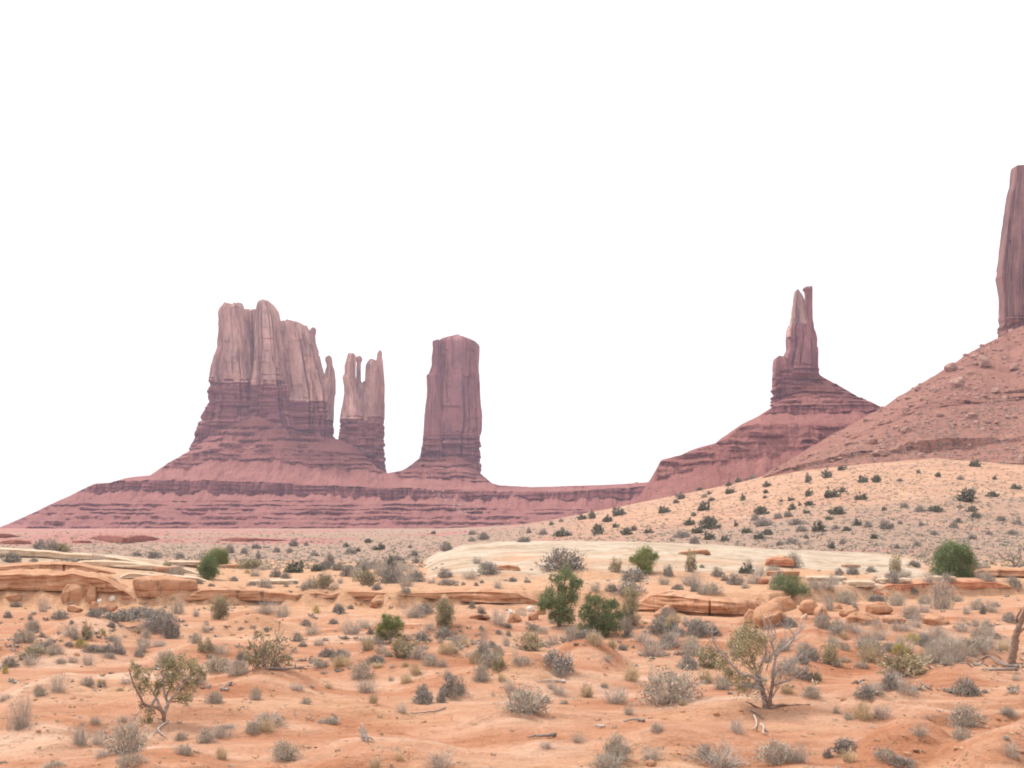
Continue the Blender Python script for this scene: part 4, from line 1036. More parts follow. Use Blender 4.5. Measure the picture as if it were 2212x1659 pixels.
P(C7, .3375, """40,155,60,45,b 110,130,40,20,b 465,70,60,45,g 520,185,160,70,p 590,160,100,50,b 110,295,150,80,p 210,250,120,40,p 240,292,50,30,b 215,350,60,35,p 280,355,100,40,p 890,125,45,35,b 945,195,65,65,b 1060,240,130,95,p
1120,250,50,25,b 950,262,30,20,b 1125,308,32,32,b 1060,295,40,25,b 745,330,40,20,g 690,350,50,30,g 835,370,85,45,d 900,360,50,25,p 970,420,70,150,p 1055,430,80,60,g 1110,370,70,60,p 1170,440,90,90,W 1265,400,140,110,o
1280,275,90,35,b 1410,365,90,60,p 1530,335,120,80,p 1680,372,140,80,d 1670,325,130,80,W 1790,385,70,50,d 1855,395,60,35,b 1890,310,70,45,b 2060,440,200,100,p 1990,350,150,60,p 2150,370,100,60,b 2140,280,60,55,y 2180,280,80,60,b
60,440,80,40,g 60,500,120,60,d 275,480,110,45,b 440,450,150,100,o 310,420,80,60,p 550,430,90,60,p 705,425,80,60,d 620,500,110,75,g 700,505,85,45,p 380,510,50,25,p 460,505,60,30,d 280,510,100,30,d 180,590,130,110,g
525,560,90,70,d 465,608,100,50,d 370,595,40,30,p 730,580,50,50,g 950,600,110,100,g 1000,510,150,90,g 1060,530,100,80,o 1080,600,60,50,d 1210,495,120,50,g 1430,530,200,110,b 1450,570,100,60,g 210,670,140,75,p 255,735,80,55,d
575,690,90,60,b 575,740,120,60,b 765,700,150,110,b 690,730,60,60,b 440,800,80,55,p 1130,660,100,70,p 1230,818,270,140,g 1400,650,90,50,p 1630,700,100,70,d 1740,640,50,30,g 1450,690,110,60,p 1480,740,60,25,g 1360,735,70,40,g
1760,470,60,35,p 1915,600,130,90,d 2165,745,390,200,g 1820,740,180,90,p 1895,810,70,55,p 425,1060,60,60,W 420,1105,70,50,d 1360,1030,90,40,p 1570,990,80,50,p 1760,1160,200,80,g 1830,1110,180,150,g 2040,1110,150,70,p
690,1160,180,90,p 270,1160,120,50,d 10,865,36,35,b 870,440,60,30,p 610,270,90,40,p""")
P(C8, .3375, """60,520,110,80,b 180,600,110,70,d 290,650,130,90,p 200,510,190,110,o 90,430,140,80,g 90,370,120,60,d 700,680,100,60,d 860,710,120,75,g 720,560,120,100,g 810,590,100,60,b 885,595,80,50,o 980,490,110,110,o
1020,505,80,50,g 1180,515,80,45,g 1095,470,30,18,g 815,410,110,60,g 1000,380,90,50,p 1060,330,80,50,d 1210,390,150,110,p 930,260,110,90,g 1030,270,100,70,g 720,250,100,55,b 1130,285,140,60,p 1280,265,140,50,p 1440,280,160,60,p
970,140,70,90,p 1130,135,50,35,b 1080,100,130,80,g 1280,85,110,40,b 1410,110,110,70,g 1700,130,130,170,g 1500,50,70,45,b 1590,100,90,50,g 1920,135,80,60,g 1955,165,40,50,b 2040,115,45,22,b 1500,200,110,80,g 1530,250,90,70,p
1905,245,50,45,g 1980,270,80,60,g 2005,325,80,65,g 2050,325,40,30,b 1830,290,110,80,p 1690,320,80,75,p 1900,310,60,35,p 2125,220,75,55,b 1500,345,90,50,y 1530,360,80,50,y 1590,370,90,60,b 1780,480,220,170,p 1475,565,260,120,o
1430,430,100,70,y 1340,490,90,130,k 1370,565,130,60,p 1360,650,110,80,b 1200,720,110,70,b 1270,690,120,80,p 1480,690,160,100,p 1850,690,160,95,b 1730,670,40,24,k 1860,890,220,120,g 1320,850,140,75,p 1190,850,130,110,d
1090,840,60,40,g 1020,805,60,45,p 1620,840,110,25,p 1560,970,110,70,p 2150,840,100,50,p 1080,1060,140,80,b 960,1090,60,45,b 1340,1125,150,80,g 1440,1160,150,60,b 640,1125,220,125,g 780,1120,160,100,p 280,1165,370,110,p
2140,1100,130,80,p 300,1060,100,140,W 2170,590,60,40,p 1300,330,110,60,p 1640,460,130,70,p 1950,420,150,60,p 2090,400,90,50,d 1560,470,90,60,d 500,330,100,60,p""")
P(C5, .35, """435,610,100,55,b 370,585,50,30,b 180,620,160,80,p 290,690,120,70,g 230,670,70,50,p 80,640,60,30,b 505,540,90,55,s 160,530,60,100,o 225,505,28,18,b 1075,550,50,35,b 1160,545,70,45,b 1275,530,50,30,b 1430,555,80,110,o
1540,500,80,35,b 1595,445,50,35,g 1490,555,90,30,p 1630,610,90,60,p 1310,595,60,30,b 1010,655,110,70,p 920,640,80,60,g 1990,610,80,70,g 1720,560,110,40,p 1850,560,110,40,b 1950,570,70,40,p 640,300,40,30,b 20,560,60,60,b
240,150,75,55,s 175,185,30,25,s 155,240,65,40,s 435,250,30,30,s 275,265,110,80,s 480,90,35,40,s 615,75,25,20,s 620,45,30,25,s 595,175,80,55,s 775,90,45,25,s 715,95,24,18,s 785,145,40,40,s 830,120,24,20,s 890,120,55,30,s
870,168,45,26,s 885,62,45,45,s 1030,70,90,55,s 1093,38,45,35,s 1215,85,75,40,s 1070,175,100,50,s 1010,208,40,25,s 950,280,85,60,s 810,240,80,35,b 610,245,120,40,b 700,200,50,30,b 760,190,45,35,b 555,210,45,35,b 1190,245,55,40,s
1255,255,50,35,b 1120,275,45,28,s 1055,265,40,20,b 1365,265,80,45,b 1400,255,30,25,s 1350,150,30,28,s 1290,325,45,35,s 1030,385,50,40,s 1095,355,35,25,b 870,325,28,22,b 780,355,70,30,b 705,365,35,25,b 845,280,70,30,b
635,300,60,35,s 580,325,70,35,s 500,290,60,35,s 365,340,50,40,s 275,330,80,45,s 200,290,90,40,s 100,320,90,40,b 180,355,60,40,b 1430,385,30,25,b 1870,95,120,70,s 1890,45,50,30,s 2025,65,70,35,s 2170,20,70,30,s 1900,160,60,40,s
1920,200,60,40,s 1670,160,90,40,s 1570,160,50,35,b 1480,135,50,25,b 1810,225,40,30,s 1785,260,50,40,b 1580,245,28,22,b 1450,235,30,20,b 1820,135,40,20,b 285,90,40,25,s 270,50,30,20,s 400,45,70,35,s 240,70,35,20,b 2080,215,60,30,b
2180,240,60,30,b 2150,300,60,28,b 2000,300,40,22,b 1900,330,50,26,b 1560,370,50,26,b 1660,300,40,24,b""")
P(C2, .375, """995,1225,45,35,s 1165,1235,50,30,s 1080,1280,55,50,s 1290,1305,60,40,s 1365,1305,55,45,s 735,1330,50,30,s 800,1230,45,25,s 970,1305,40,50,s 1935,1215,60,45,s 1720,1275,30,30,s 1605,1252,24,22,s 2045,1290,24,24,s
570,1285,35,30,s 515,1325,35,25,s 345,1340,40,20,s 1895,1115,30,25,s 2115,1130,40,25,s 1700,1150,50,25,b 1500,1300,30,18,b 1850,1290,40,20,b 650,1240,40,20,b""")
P(C4, .35, """2150,80,55,40,s 2120,105,40,25,s 2050,165,75,40,s 1770,180,85,50,s 1700,220,60,40,s 1600,200,40,50,s 1540,205,60,30,s 1640,300,75,70,s 1745,255,45,28,s 1860,275,40,35,s 1815,300,65,45,s 1950,290,60,30,s 1420,310,110,45,s
1300,300,50,30,b 1180,345,70,30,b 1210,290,30,30,b 1350,240,30,25,s 1410,220,30,20,b 930,330,70,40,b 860,300,50,25,b 860,340,50,20,b 620,295,30,20,s 700,400,70,50,b 215,350,45,28,s 80,375,40,25,s 300,390,40,40,s 270,395,60,25,s
105,420,65,35,b 155,405,40,25,s 500,430,50,30,b 475,380,25,16,b 345,520,95,75,s 390,460,80,30,b 510,475,40,30,b 160,540,110,60,s 210,610,130,80,o 360,600,140,90,b 515,590,90,60,b 450,620,110,60,p 690,565,90,45,b 845,575,110,50,p
955,545,110,70,b 890,480,60,40,p 1415,525,230,115,b 1745,530,70,65,o 1860,590,140,70,b 2050,610,80,50,p 2190,610,80,50,p 1720,650,80,40,b 1620,650,80,45,p 1840,680,150,70,b 1020,635,65,45,p 1110,590,50,25,b 885,615,28,20,b
920,600,26,16,b 805,610,24,16,b 1200,595,40,16,b 270,640,60,30,b 45,600,50,35,p 15,640,50,40,p 450,695,60,50,g 30,520,70,40,b 200,500,60,35,b 700,610,120,30,b 610,600,80,30,p""")
P(C3, .325, """255,590,80,50,b 320,625,120,80,b 410,615,90,60,o 65,675,110,55,b 220,675,50,25,b 440,690,180,30,b 640,690,90,70,p 905,635,60,25,b 1015,650,90,40,b 1185,650,60,35,b 1525,615,60,50,b 1620,620,45,35,b 1700,585,55,30,b 1835,610,45,30,b
1925,610,40,25,b 1950,570,55,40,b 2035,565,35,25,b 1715,655,30,50,b 2090,635,50,25,b 1950,745,120,75,s 2105,735,90,40,s 1660,720,130,60,o 1640,750,35,25,y 2190,700,60,70,b 1690,770,80,45,p 1830,775,70,45,b 1895,785,60,35,b 1195,770,60,80,p
1140,755,70,40,p 1550,800,50,25,b 1400,848,50,28,b 1105,720,60,40,o 980,790,70,30,p 1310,820,60,25,b 1665,850,60,40,b 1755,850,110,60,g 2060,850,110,60,g 2150,850,100,80,o 1900,840,40,30,g 1965,820,30,20,b 2015,860,50,40,g 1120,815,60,24,b""")

rq = random.Random(404)
for (ua, ub, ya, yb, num, kinds, sz) in ((1430, 1560, 1345, 1405, 12, 'ppgbd', 34), (1880, 2190, 1375, 1440, 24, 'pppgd', 40), (1560, 1900, 1350, 1440, 14, 'pgbd', 30), (720, 1120, 1380, 1440, 16, 'pgdb', 30), (0, 420, 1330, 1420, 12, 'pgb', 28),
                                         (1150, 1460, 1340, 1385, 10, 'pbg', 34), (1930, 2212, 1240, 1330, 14, 'gbp', 30), (560, 900, 1225, 1262, 14, 'bpg', 30), (1480, 1880, 1225, 1285, 12, 'pgb', 30), (0, 2212, 1480, 1650, 16, 'pdg', 30)):
    for _ in range(num):
        f_ = rq.uniform(.6, 1.35); plant(rq.choice(kinds), rq.uniform(ua, ub), rq.uniform(ya, yb), sz * f_, sz * f_ * rq.uniform(.45, .8))

# ------------------------------------------------------------------ trees traced from the photograph
def tree(name, label, tr, sc, base, clusters, leafm, barkm, seed, limbs=(), dens=1.0, trunk_w=None, lsz=.052, auto=True, twigs=0, tall=.35, depth=.8, grow=1.0, split=0, thin=1.0, cat="tree", root_list=()):
    rng = random.Random(seed)
    u, y = tr(*base); p = hit(u, y); k = sc * p[1] / F
    L = lambda x, yy: ((x - base[0]) * k, (base[1] - yy) * k)
    xs = [c[0] for c in clusters] or [base[0]]
    ctr = sum(xs) / len(xs); half = max(max(abs(x - ctr) for x in xs) + 30, 40)
    r = root(name, (p[0], p[1] + .15, p[2] - .04), label, cat)
    tk, cr, lm_ = MB(), MB(), MB()
    cl3 = []
    for (cx, cy, cr_) in clusters:
        x, z = L(cx, cy); e = math.sqrt(max(0, 1 - ((cx - ctr) / half)**2)) * half * k * depth
        for s in ((-1, 1) if cr_ * k > .25 else (0,)):
            cl3.append((Vector((x, s * e * rng.uniform(.2, .75), z)), cr_ * k * grow))
    H = max([c[0].z for c in cl3] + [.4])
    tw = trunk_w * k if trunk_w else .055 * H
    paths = []
    for pl, w0, w1, yd in limbs:
        pts = [Vector((L(a, b)[0], yd * i / max(1, len(pl) - 1), L(a, b)[1])) for i, (a, b) in enumerate(pl)]
        sp = smooth_path(pts, 5 * len(pts), .012 * k * 20 * .35, rng)
        n = len(sp); tube(tk if len(paths) < split or not split else lm_, sp, [(w0 + (w1 - w0) * i / (n - 1)) * k / 2 * thin for i in range(n)], 8)
        paths.append((sp, w0 * k))
    if auto:
        topc = Vector((L(ctr, 0)[0] * .35, 0, H * tall))
        sp = smooth_path([Vector((0, 0, -.1)), topc * .5 + Vector((rng.uniform(-.05, .05), 0, 0)), topc], 8, .02 * tw * 5, rng)
        tube(tk, sp, [tw * (1 - .45 * i / 8) for i in range(9)], 8)
        for c, rad in cl3:
            q = sp[rng.randint(3, 8)]
            mid = q.lerp(c, .5) + Vector((rng.gauss(0, .06), rng.gauss(0, .06), -.06 * H))
            s2 = smooth_path([q, mid, c], 7, .012, rng)
            tube(tk, s2, [tw * .42 * (1 - .8 * i / 7) for i in range(8)], 6)
            paths.append((s2, tw * .4))
    for c, rad in cl3:                                  # small twigs inside each clump
        for _ in range(7):
            d = Vector((rng.gauss(0, 1), rng.gauss(0, 1), rng.gauss(.3, 1))).normalized()
            ribbon(tk, [c, c + d * rad * .5, c + d * rad * rng.uniform(.8, 1.15)], .02, rng, 0)
        subs = []
        for _ in range(max(6, int(15 * min(1.5, rad / .4)))):
            d = Vector((rng.gauss(0, 1), rng.gauss(0, 1), rng.gauss(.15, 1))).normalized()
            subs.append((c + d * rad * rng.uniform(.35, .95), rad * rng.uniform(.2, .42)))
        nl = int(dens * 420 * (rad / .4)**2 * (.075 / lsz)**1.7) + 40
        for _ in range(nl):
            sc_, sr = rng.choice(subs)
            d = Vector((rng.gauss(0, 1), rng.gauss(0, 1), rng.gauss(.25, 1))).normalized()
            if rng.random() < .14: q = c + Vector((rng.gauss(0, .6), rng.gauss(0, .6), rng.gauss(0, .7))) * rad
            else: q = sc_ + Vector((rng.gauss(0, .62), rng.gauss(0, .62), rng.gauss(0, .78))) * sr
            leaf(cr, q, d + Vector((rng.gauss(0, .5), rng.gauss(0, .5), rng.gauss(.3, .5))), lsz * rng.uniform(.7, 1.6), lsz * rng.uniform(.35, .7), rng, 0)
    for sp, w0 in paths:
        if not twigs: break
        for _ in range(twigs):
            i = rng.randint(len(sp) // 4, len(sp) - 1); q = sp[i]; t = (sp[min(i + 1, len(sp) - 1)] - sp[max(i - 1, 0)]).normalized()
            d = (t + Vector((rng.gauss(0, .7), rng.gauss(0, .7), rng.gauss(.25, .5)))).normalized(); ln = rng.uniform(.18, .5) * min(1, H / 2)
            pth = smooth_path([q, q + d * ln * .5 + Vector((0, 0, -.02)), q + d * ln + Vector((rng.gauss(0, .05), rng.gauss(0, .05), .06))], 4, .012, rng)
            tube(lm_ if split else tk, pth, [.011, .009, .007, .006, .004], 4, cap=False)
            for _ in range(2):
                q2 = pth[rng.randint(1, 4)]; e = q2 + (d + Vector((rng.gauss(0, .6), rng.gauss(0, .6), rng.gauss(.3, .4)))).normalized() * ln * .45
                ribbon(lm_ if split else tk, [q2, (q2 + e) / 2 + Vector((.01, 0, .01)), e], .012, rng, 0)
    link("trunk", tk.mesh("trunk", [M[barkm]], True), r)
    if lm_.n: link("bare_limbs", lm_.mesh("bare_limbs", [M['bark_grey']], True), r)
    if cr.n: link("crown", cr.mesh("crown", [M[leafm]]), r)
    for pl, w0 in root_list:
        mb = MB(); sp = smooth_path([Vector((L(a, b)[0], -.1 - .02 * i, L(a, b)[1] + .03)) for i, (a, b) in enumerate(pl)], 10, .01, rng)
        tube(mb, sp, [w0 * k / 2 * (1 - .7 * i / 10) for i in range(11)], 6); link("exposed_root", mb.mesh("exposed_root", [M[barkm]], True), r)
    return r

tree("juniper_tree", "tall juniper with a narrow upper lobe, left of the bushier green juniper", C4, .35, (1400, 862),
     [(1440, 545, 60), (1390, 570, 45), (1490, 590, 55), (1520, 600, 40), (1350, 565, 28), (1420, 620, 50), (1340, 670, 60), (1310, 715, 55), (1290, 735, 40), (1400, 690, 60), (1465, 660, 60), (1490, 700, 45), (1380, 740, 60), (1440, 770, 60), (1360, 800, 45), (1410, 820, 55), (1470, 820, 40)],
     'juniper', 'bark_brown', 1, dens=1.2, grow=.86, tall=.5)
tree("juniper_tree", "low wide dark green juniper with bleached twigs at its foot, between tall and greyer ones", C4, .35, (1650, 925),
     [(1590, 700, 45), (1570, 750, 55), (1640, 720, 60), (1700, 740, 60), (1740, 720, 40), (1545, 800, 45), (1610, 800, 65), (1690, 820, 70), (1760, 790, 50), (1600, 865, 60), (1680, 885, 60), (1745, 870, 50), (1540, 870, 40), (1640, 900, 40)],
     'juniper', 'bark_brown', 2, dens=1.2, grow=.85, tall=.35)
tree("juniper_tree", "upright grey-green juniper touching the right side of the low dark one", C4, .35, (1840, 868),
     [(1850, 690, 55), (1825, 650, 40), (1870, 660, 30), (1845, 750, 55), (1865, 820, 50), (1815, 820, 45), (1870, 740, 35), (1800, 760, 40)], 'olive', 'bark', 3, dens=.9, grow=.9)
tree("juniper_tree", "small round green juniper with a pale forked trunk on open sand", C7, .3375, (365, 348),
     [(345, 195, 42), (390, 205, 45), (312, 255, 45), (425, 240, 38), (375, 265, 45), (425, 295, 36), (300, 300, 40), (330, 315, 36), (350, 230, 40)], 'bright', 'deadwood', 4,
     limbs=[([(365, 350), (368, 320), (350, 280)], 16, 6, -.15), ([(366, 330), (385, 290), (388, 250)], 12, 5, -.25), ([(370, 335), (395, 318), (420, 300)], 9, 4, -.2)], dens=1.3)
tree("juniper_tree", "nearer juniper of the bright green pair above the left ledges", C3, .325, (1385, 788), [(1380, 655, 48), (1355, 700, 46), (1410, 700, 46), (1350, 745, 36), (1420, 740, 36), (1385, 760, 42), (1380, 710, 50), (1340, 720, 28)], 'juniper', 'bark_brown', 5, dens=1.5)
tree("juniper_tree", "farther juniper of the bright green pair above the left ledges", C3, .325, (1465, 700), [(1440, 612, 42), (1475, 640, 46), (1425, 640, 36), (1460, 670, 40), (1500, 672, 28), (1490, 620, 30)], 'bright', 'bark_brown', 6, dens=1.6)
tree("juniper_tree", "big round dense juniper standing at the right end of the pale dome", C5, .35, (1780, 560),
     [(1780, 385, 50), (1725, 405, 55), (1840, 395, 46), (1690, 440, 45), (1760, 450, 75), (1845, 450, 55), (1725, 505, 60), (1800, 515, 70), (1865, 525, 45), (1690, 540, 45), (1890, 480, 30), (1870, 430, 35), (1740, 540, 45)], 'juniper', 'bark_brown', 7, dens=1.5, lsz=.085)
tree("juniper_tree", "leaning olive juniper growing on the pale slickrock dome", C4, .35, (1930, 535),
     [(1940, 400, 40), (1900, 440, 50), (1965, 440, 42), (1865, 450, 34), (1925, 490, 46), (1990, 430, 26), (1905, 515, 32), (1845, 450, 20), (1950, 510, 36)], 'bright', 'bark_brown', 8, dens=1.1, lsz=.08)
tree("juniper_tree", "low sprawling juniper above the smooth rounded rock lobes", C5, .35, (770, 690),
     [(710, 590, 42), (685, 635, 46), (790, 600, 50), (825, 635, 52), (750, 640, 55), (655, 680, 34), (855, 655, 32), (700, 670, 36), (790, 660, 40)], 'juniper', 'bark', 9, dens=1.0)
tree("juniper_tree", "small olive-grey upright juniper beside the small green one", C7, .3375, (715, 258),
     [(715, 80, 36), (690, 120, 44), (740, 130, 46), (695, 190, 46), (750, 195, 40), (715, 160, 50), (720, 225, 36), (680, 225, 30)], 'olive', 'bark', 10, dens=1.0)
tree("juniper_tree", "round olive bush of a juniper in front of the left undercut ledge", C6, .3375, (1400, 198),
     [(1400, 85, 40), (1435, 105, 38), (1370, 125, 38), (1420, 150, 44), (1380, 175, 36), (1440, 160, 30)], 'olive', 'bark', 12, dens=1.1)
tree("juniper_tree", "crooked open juniper with bare grey limbs, lower left foreground", C6, .3375, (1035, 858),
     [(870, 545, 48), (845, 500, 34), (905, 600, 44), (885, 640, 36), (935, 520, 26), (1050, 520, 46), (1100, 500, 60), (1060, 470, 40), (1150, 460, 46), (1200, 490, 56), (1250, 545, 48), (1280, 520, 34), (1220, 600, 50), (1170, 640, 52), (1195, 700, 34), (1030, 600, 42),
      (990, 640, 34), (1120, 570, 60), (1160, 720, 30), (935, 790, 34), (915, 850, 40), (905, 750, 24), (960, 870, 34), (1080, 620, 34)], 'olive_loose', 'bark_brown', 13, auto=False, dens=1.1, grow=1.25, lsz=.05, twigs=12, split=1, thin=.8, depth=.55,
     limbs=[([(1036, 870), (1040, 800), (1010, 760), (960, 745), (920, 730), (905, 690), (880, 640), (850, 560), (840, 500)], 36, 6, -.3), ([(1040, 800), (1060, 740), (1045, 690), (1075, 620), (1090, 540), (1120, 470)], 30, 6, .3),
            ([(1050, 760), (1090, 700), (1130, 660), (1180, 600), (1230, 530)], 24, 6, -.35), ([(1020, 770), (990, 700), (970, 660), (1010, 610)], 26, 8, .1), ([(960, 745), (985, 690), (1000, 640), (1030, 600)], 20, 6, .25),
            ([(1090, 700), (1150, 700), (1195, 690)], 16, 5, .2), ([(1045, 690), (1040, 620), (1050, 540), (1060, 470)], 20, 6, -.2), ([(1180, 600), (1240, 590), (1280, 530)], 14, 5, .2), ([(900, 745), (880, 800), (850, 870)], 10, 5, -.4)])
tree("juniper_tree", "half-dead twisted juniper with bare grey limbs and olive foliage only at its left", C8, .3375, (560, 775),
     [(400, 300, 55), (450, 260, 50), (500, 290, 45), (430, 360, 60), (490, 350, 55), (520, 400, 45), (440, 430, 55), (380, 440, 45), (300, 430, 40), (290, 490, 46), (330, 530, 46), (370, 580, 46), (430, 600, 50), (470, 640, 46), (400, 640, 40), (350, 350, 36), (480, 480, 45), (540, 330, 30)],
     'olive_loose', 'bark_brown', 14, auto=False, dens=.75, grow=1.35, lsz=.05, twigs=17, split=2, thin=.72, depth=.6,
     limbs=[([(555, 800), (565, 740), (550, 660), (530, 590), (510, 540)], 62, 26, .1), ([(585, 800), (590, 720), (600, 640), (610, 560)], 48, 22, -.1),
            ([(530, 590), (470, 555), (400, 535), (330, 470), (270, 400), (230, 350), (205, 300), (200, 260)], 34, 7, -.5), ([(515, 560), (540, 480), (570, 400), (560, 330), (585, 270), (560, 190)], 28, 5, .1),
            ([(610, 560), (620, 480), (645, 400), (720, 340), (742, 295), (710, 250), (690, 160)], 28, 5, -.2), ([(612, 540), (630, 440), (610, 350), (640, 290), (600, 210)], 22, 5, .2), ([(605, 620), (680, 590), (740, 560), (785, 525)], 22, 5, -.3),
            ([(600, 600), (660, 520), (720, 480), (760, 455)], 16, 4, .2), ([(645, 400), (700, 340), (760, 290), (805, 240)], 10, 4, .15), ([(520, 560), (490, 470), (470, 380), (440, 290)], 24, 6, .3), ([(530, 600), (480, 620), (420, 610)], 16, 5, -.2),
            ([(545, 640), (510, 620), (520, 690)], 14, 5, -.4), ([(610, 560), (650, 510), (700, 510)], 18, 4, -.2), ([(590, 720), (640, 620), (645, 560)], 14, 5, -.3), ([(570, 520), (600, 430), (660, 380)], 14, 4, .1)],
     root_list=[([(590, 770), (650, 745), (720, 745), (845, 740)], 26), ([(560, 780), (520, 770), (470, 740), (430, 720)], 22), ([(600, 775), (700, 770), (830, 770), (900, 800)], 14), ([(550, 790), (480, 800), (540, 845)], 14)])
tree("dead_tree", "thick brown trunk of a dead juniper cut off by the right edge", C8, .3375, (2150, 505), [], 'olive', 'bark_brown', 15, auto=False, twigs=14, thin=.9,
     limbs=[([(2145, 520), (2145, 440), (2160, 360), (2165, 290), (2185, 230), (2215, 150), (2255, 60), (2300, -80)], 62, 26, -.2), ([(2185, 230), (2170, 180), (2195, 120)], 26, 8, -.2), ([(2262, 40), (2235, -20), (2225, -90)], 20, 5, -.3),
            ([(2250, 60), (2330, -60), (2350, -200)], 30, 6, .3), ([(2165, 300), (2230, 250), (2290, 200)], 24, 6, .2)])
tree("dead_tree", "small grey leafless tree right of the big round juniper", C5, .35, (2165, 528), [], 'olive', 'bark', 16, auto=False, twigs=12,
     limbs=[([(2165, 535), (2155, 490), (2140, 460), (2110, 450), (2080, 460)], 22, 6, -.3), ([(2155, 500), (2150, 440), (2135, 400)], 16, 5, .2), ([(2160, 500), (2190, 450), (2200, 390)], 16, 5, .2), ([(2165, 510), (2210, 480), (2230, 430)], 14, 5, -.2), ([(2110, 450), (2075, 430), (2060, 400)], 9, 4, .2), ([(2150, 440), (2180, 410), (2180, 370)], 9, 4, -.2)])

# ------------------------------------------------------------------ fallen wood
def fallen(name, label, tr, sc, paths, mat, seed, lift=.03):
    rng = random.Random(seed); mb = MB(); x0, y0 = paths[0][0][0]
    u, v = tr(x0, y0); o0 = hit(u, v); k = sc * o0[1] / F
    for pl, w0, w1 in paths:
        pts = []
        for (a, b) in pl:
            uu, vv = tr(a, b); q = hit(uu, vv); q = Vector(q)
            if abs(q.y - o0[1]) > 4: q = Vector(((uu - CX) / F * o0[1], o0[1], P2Z(vv, o0[1])))
            pts.append(q - Vector(o0) + Vector((0, 0, lift + w0 * k * .3)))
        sp = smooth_path(pts, 6 * len(pts), .008, rng); n = len(sp)
        tube(mb, sp, [(w0 + (w1 - w0) * i / (n - 1)) * k / 2 for i in range(n)], 7)
    o = link(name, mb.mesh(name, [M[mat]], True), None, tuple(o0))
    return thing(o, label, "dead wood", "fallen dead wood")
fallen("fallen_branch", "bent bleached branch on the sand under the crooked juniper", C6, .3375, [([(1075, 865), (1035, 890), (1012, 920), (1035, 945), (1062, 960)], 14, 7), ([(1012, 920), (990, 935), (975, 948)], 9, 5)], 'deadwood', 1)
fallen("fallen_branch", "long thin grey stick on pink rock, left of the big tan sagebrush", C7, .3375, [([(720, 770), (670, 790), (600, 802), (500, 808)], 11, 6)], 'bark', 2)
fallen("fallen_log", "short grey log on dark orange rock, bottom centre right", C7, .3375, [([(1425, 945), (1380, 958), (1310, 958), (1250, 966)], 26, 9)], 'bark', 3)
fallen("fallen_log", "grey-brown straight log farther right than the short bottom log", C7, .3375, [([(1995, 855), (1930, 852), (1860, 862)], 18, 9)], 'bark', 4)
fallen("fallen_branch", "splintered white stick between the two grey logs", C7, .3375, [([(1740, 895), (1700, 888), (1670, 884)], 16, 8), ([(1720, 890), (1690, 900)], 8, 5)], 'deadwood', 5)
fallen("fallen_branch", "brown straight stick below the half-dead juniper", C8, .3375, [([(460, 793), (500, 820), (545, 842)], 12, 8)], 'bark', 6)
fallen("fallen_branch", "white hooked branch on the slope below the half-dead juniper", C8, .3375, [([(485, 822), (500, 860), (495, 895), (470, 912)], 14, 7)], 'deadwood', 7)
fallen("fallen_branch", "white zigzag branch lower right of the hooked one", C8, .3375, [([(530, 878), (548, 905), (540, 930), (575, 942)], 14, 7), ([(548, 905), (570, 925)], 8, 5)], 'deadwood', 8)
fallen("fallen_log", "grey log in front of the grey-stemmed shrub", C6, .3375, [([(1720, 520), (1800, 524), (1900, 520), (1965, 524)], 22, 9), ([(1890, 518), (1890, 485)], 10, 5), ([(1900, 518), (1950, 505)], 14, 6)], 'bark', 9)
fallen("fallen_branch", "brown forked driftwood on the pale shelf at right", C8, .3375, [([(1555, 615), (1590, 640), (1625, 658)], 18, 8), ([(1600, 645), (1622, 615)], 10, 5)], 'bark_brown', 10)
fallen("fallen_branch", "heap of dark dead boughs left of the cut-off brown trunk", C8, .3375, [([(2180, 520), (2080, 505), (1990, 450), (1930, 470), (1880, 500)], 22, 6), ([(2160, 535), (2050, 540), (1900, 535), (1760, 545), (1650, 555)], 22, 8), ([(2080, 505), (2060, 460), (2010, 430)], 12, 4), ([(1900, 535), (1850, 500), (1800, 490)], 12, 4),
       ([(1760, 545), (1700, 500), (1640, 500)], 12, 4), ([(1800, 555), (1740, 520), (1680, 525)], 10, 4), ([(2000, 540), (1960, 500), (1900, 490)], 10, 4), ([(1650, 555), (1600, 520), (1560, 470)], 10, 4)], 'bark', 11, .08)
fallen("fallen_branch", "pale dead bough lying between sagebrush and white sand, centre right", C7, .3375, [([(1490, 605), (1440, 600), (1380, 600), (1300, 600)], 16, 6), ([(1480, 605), (1475, 590)], 12, 6)], 'deadwood', 12)
# uprooted stump
st = hit(*C7(200, 975)); kst = .3375 * st[1] / F; mb = MB(); rng = random.Random(9)
for (dx, dy, h_, w_) in ((-.22, .02, .50, .085), (-.10, .05, .66, .10), (-.02, -.04, .44, .08), (.08, .04, .36, .07), (-.30, .0, .26, .05)):
    tube(mb, smooth_path([Vector((.10, 0, -.05)), Vector((.04 + dx * .45, dy, h_ * .5)), Vector((dx, dy, h_))], 7, .012, rng), [w_, w_, w_ * .95, w_ * .85, w_ * .7, w_ * .55, w_ * .35, w_ * .15], 7)
for a in range(7):
    an = a * .9 + .3; d = Vector((math.cos(an), math.sin(an) * .6, 0)); ln = rng.uniform(.2, .5)
    tube(mb, smooth_path([Vector((.1, 0, .10)), Vector((.1, 0, .12)) + d * ln * .5, Vector((.1, 0, rng.uniform(-.1, .08))) + d * ln], 5, .02, rng), [.045, .04, .03, .022, .015, .008], 6)
for v in mb.v: v *= np.array([[.62, .62, .66]])
o = link("tree_stump", mb.mesh("tree_stump", [M['deadwood']], True), None, tuple(st)); thing(o, "bleached splintered stump standing alone on orange rock", "dead wood", "fallen dead wood")

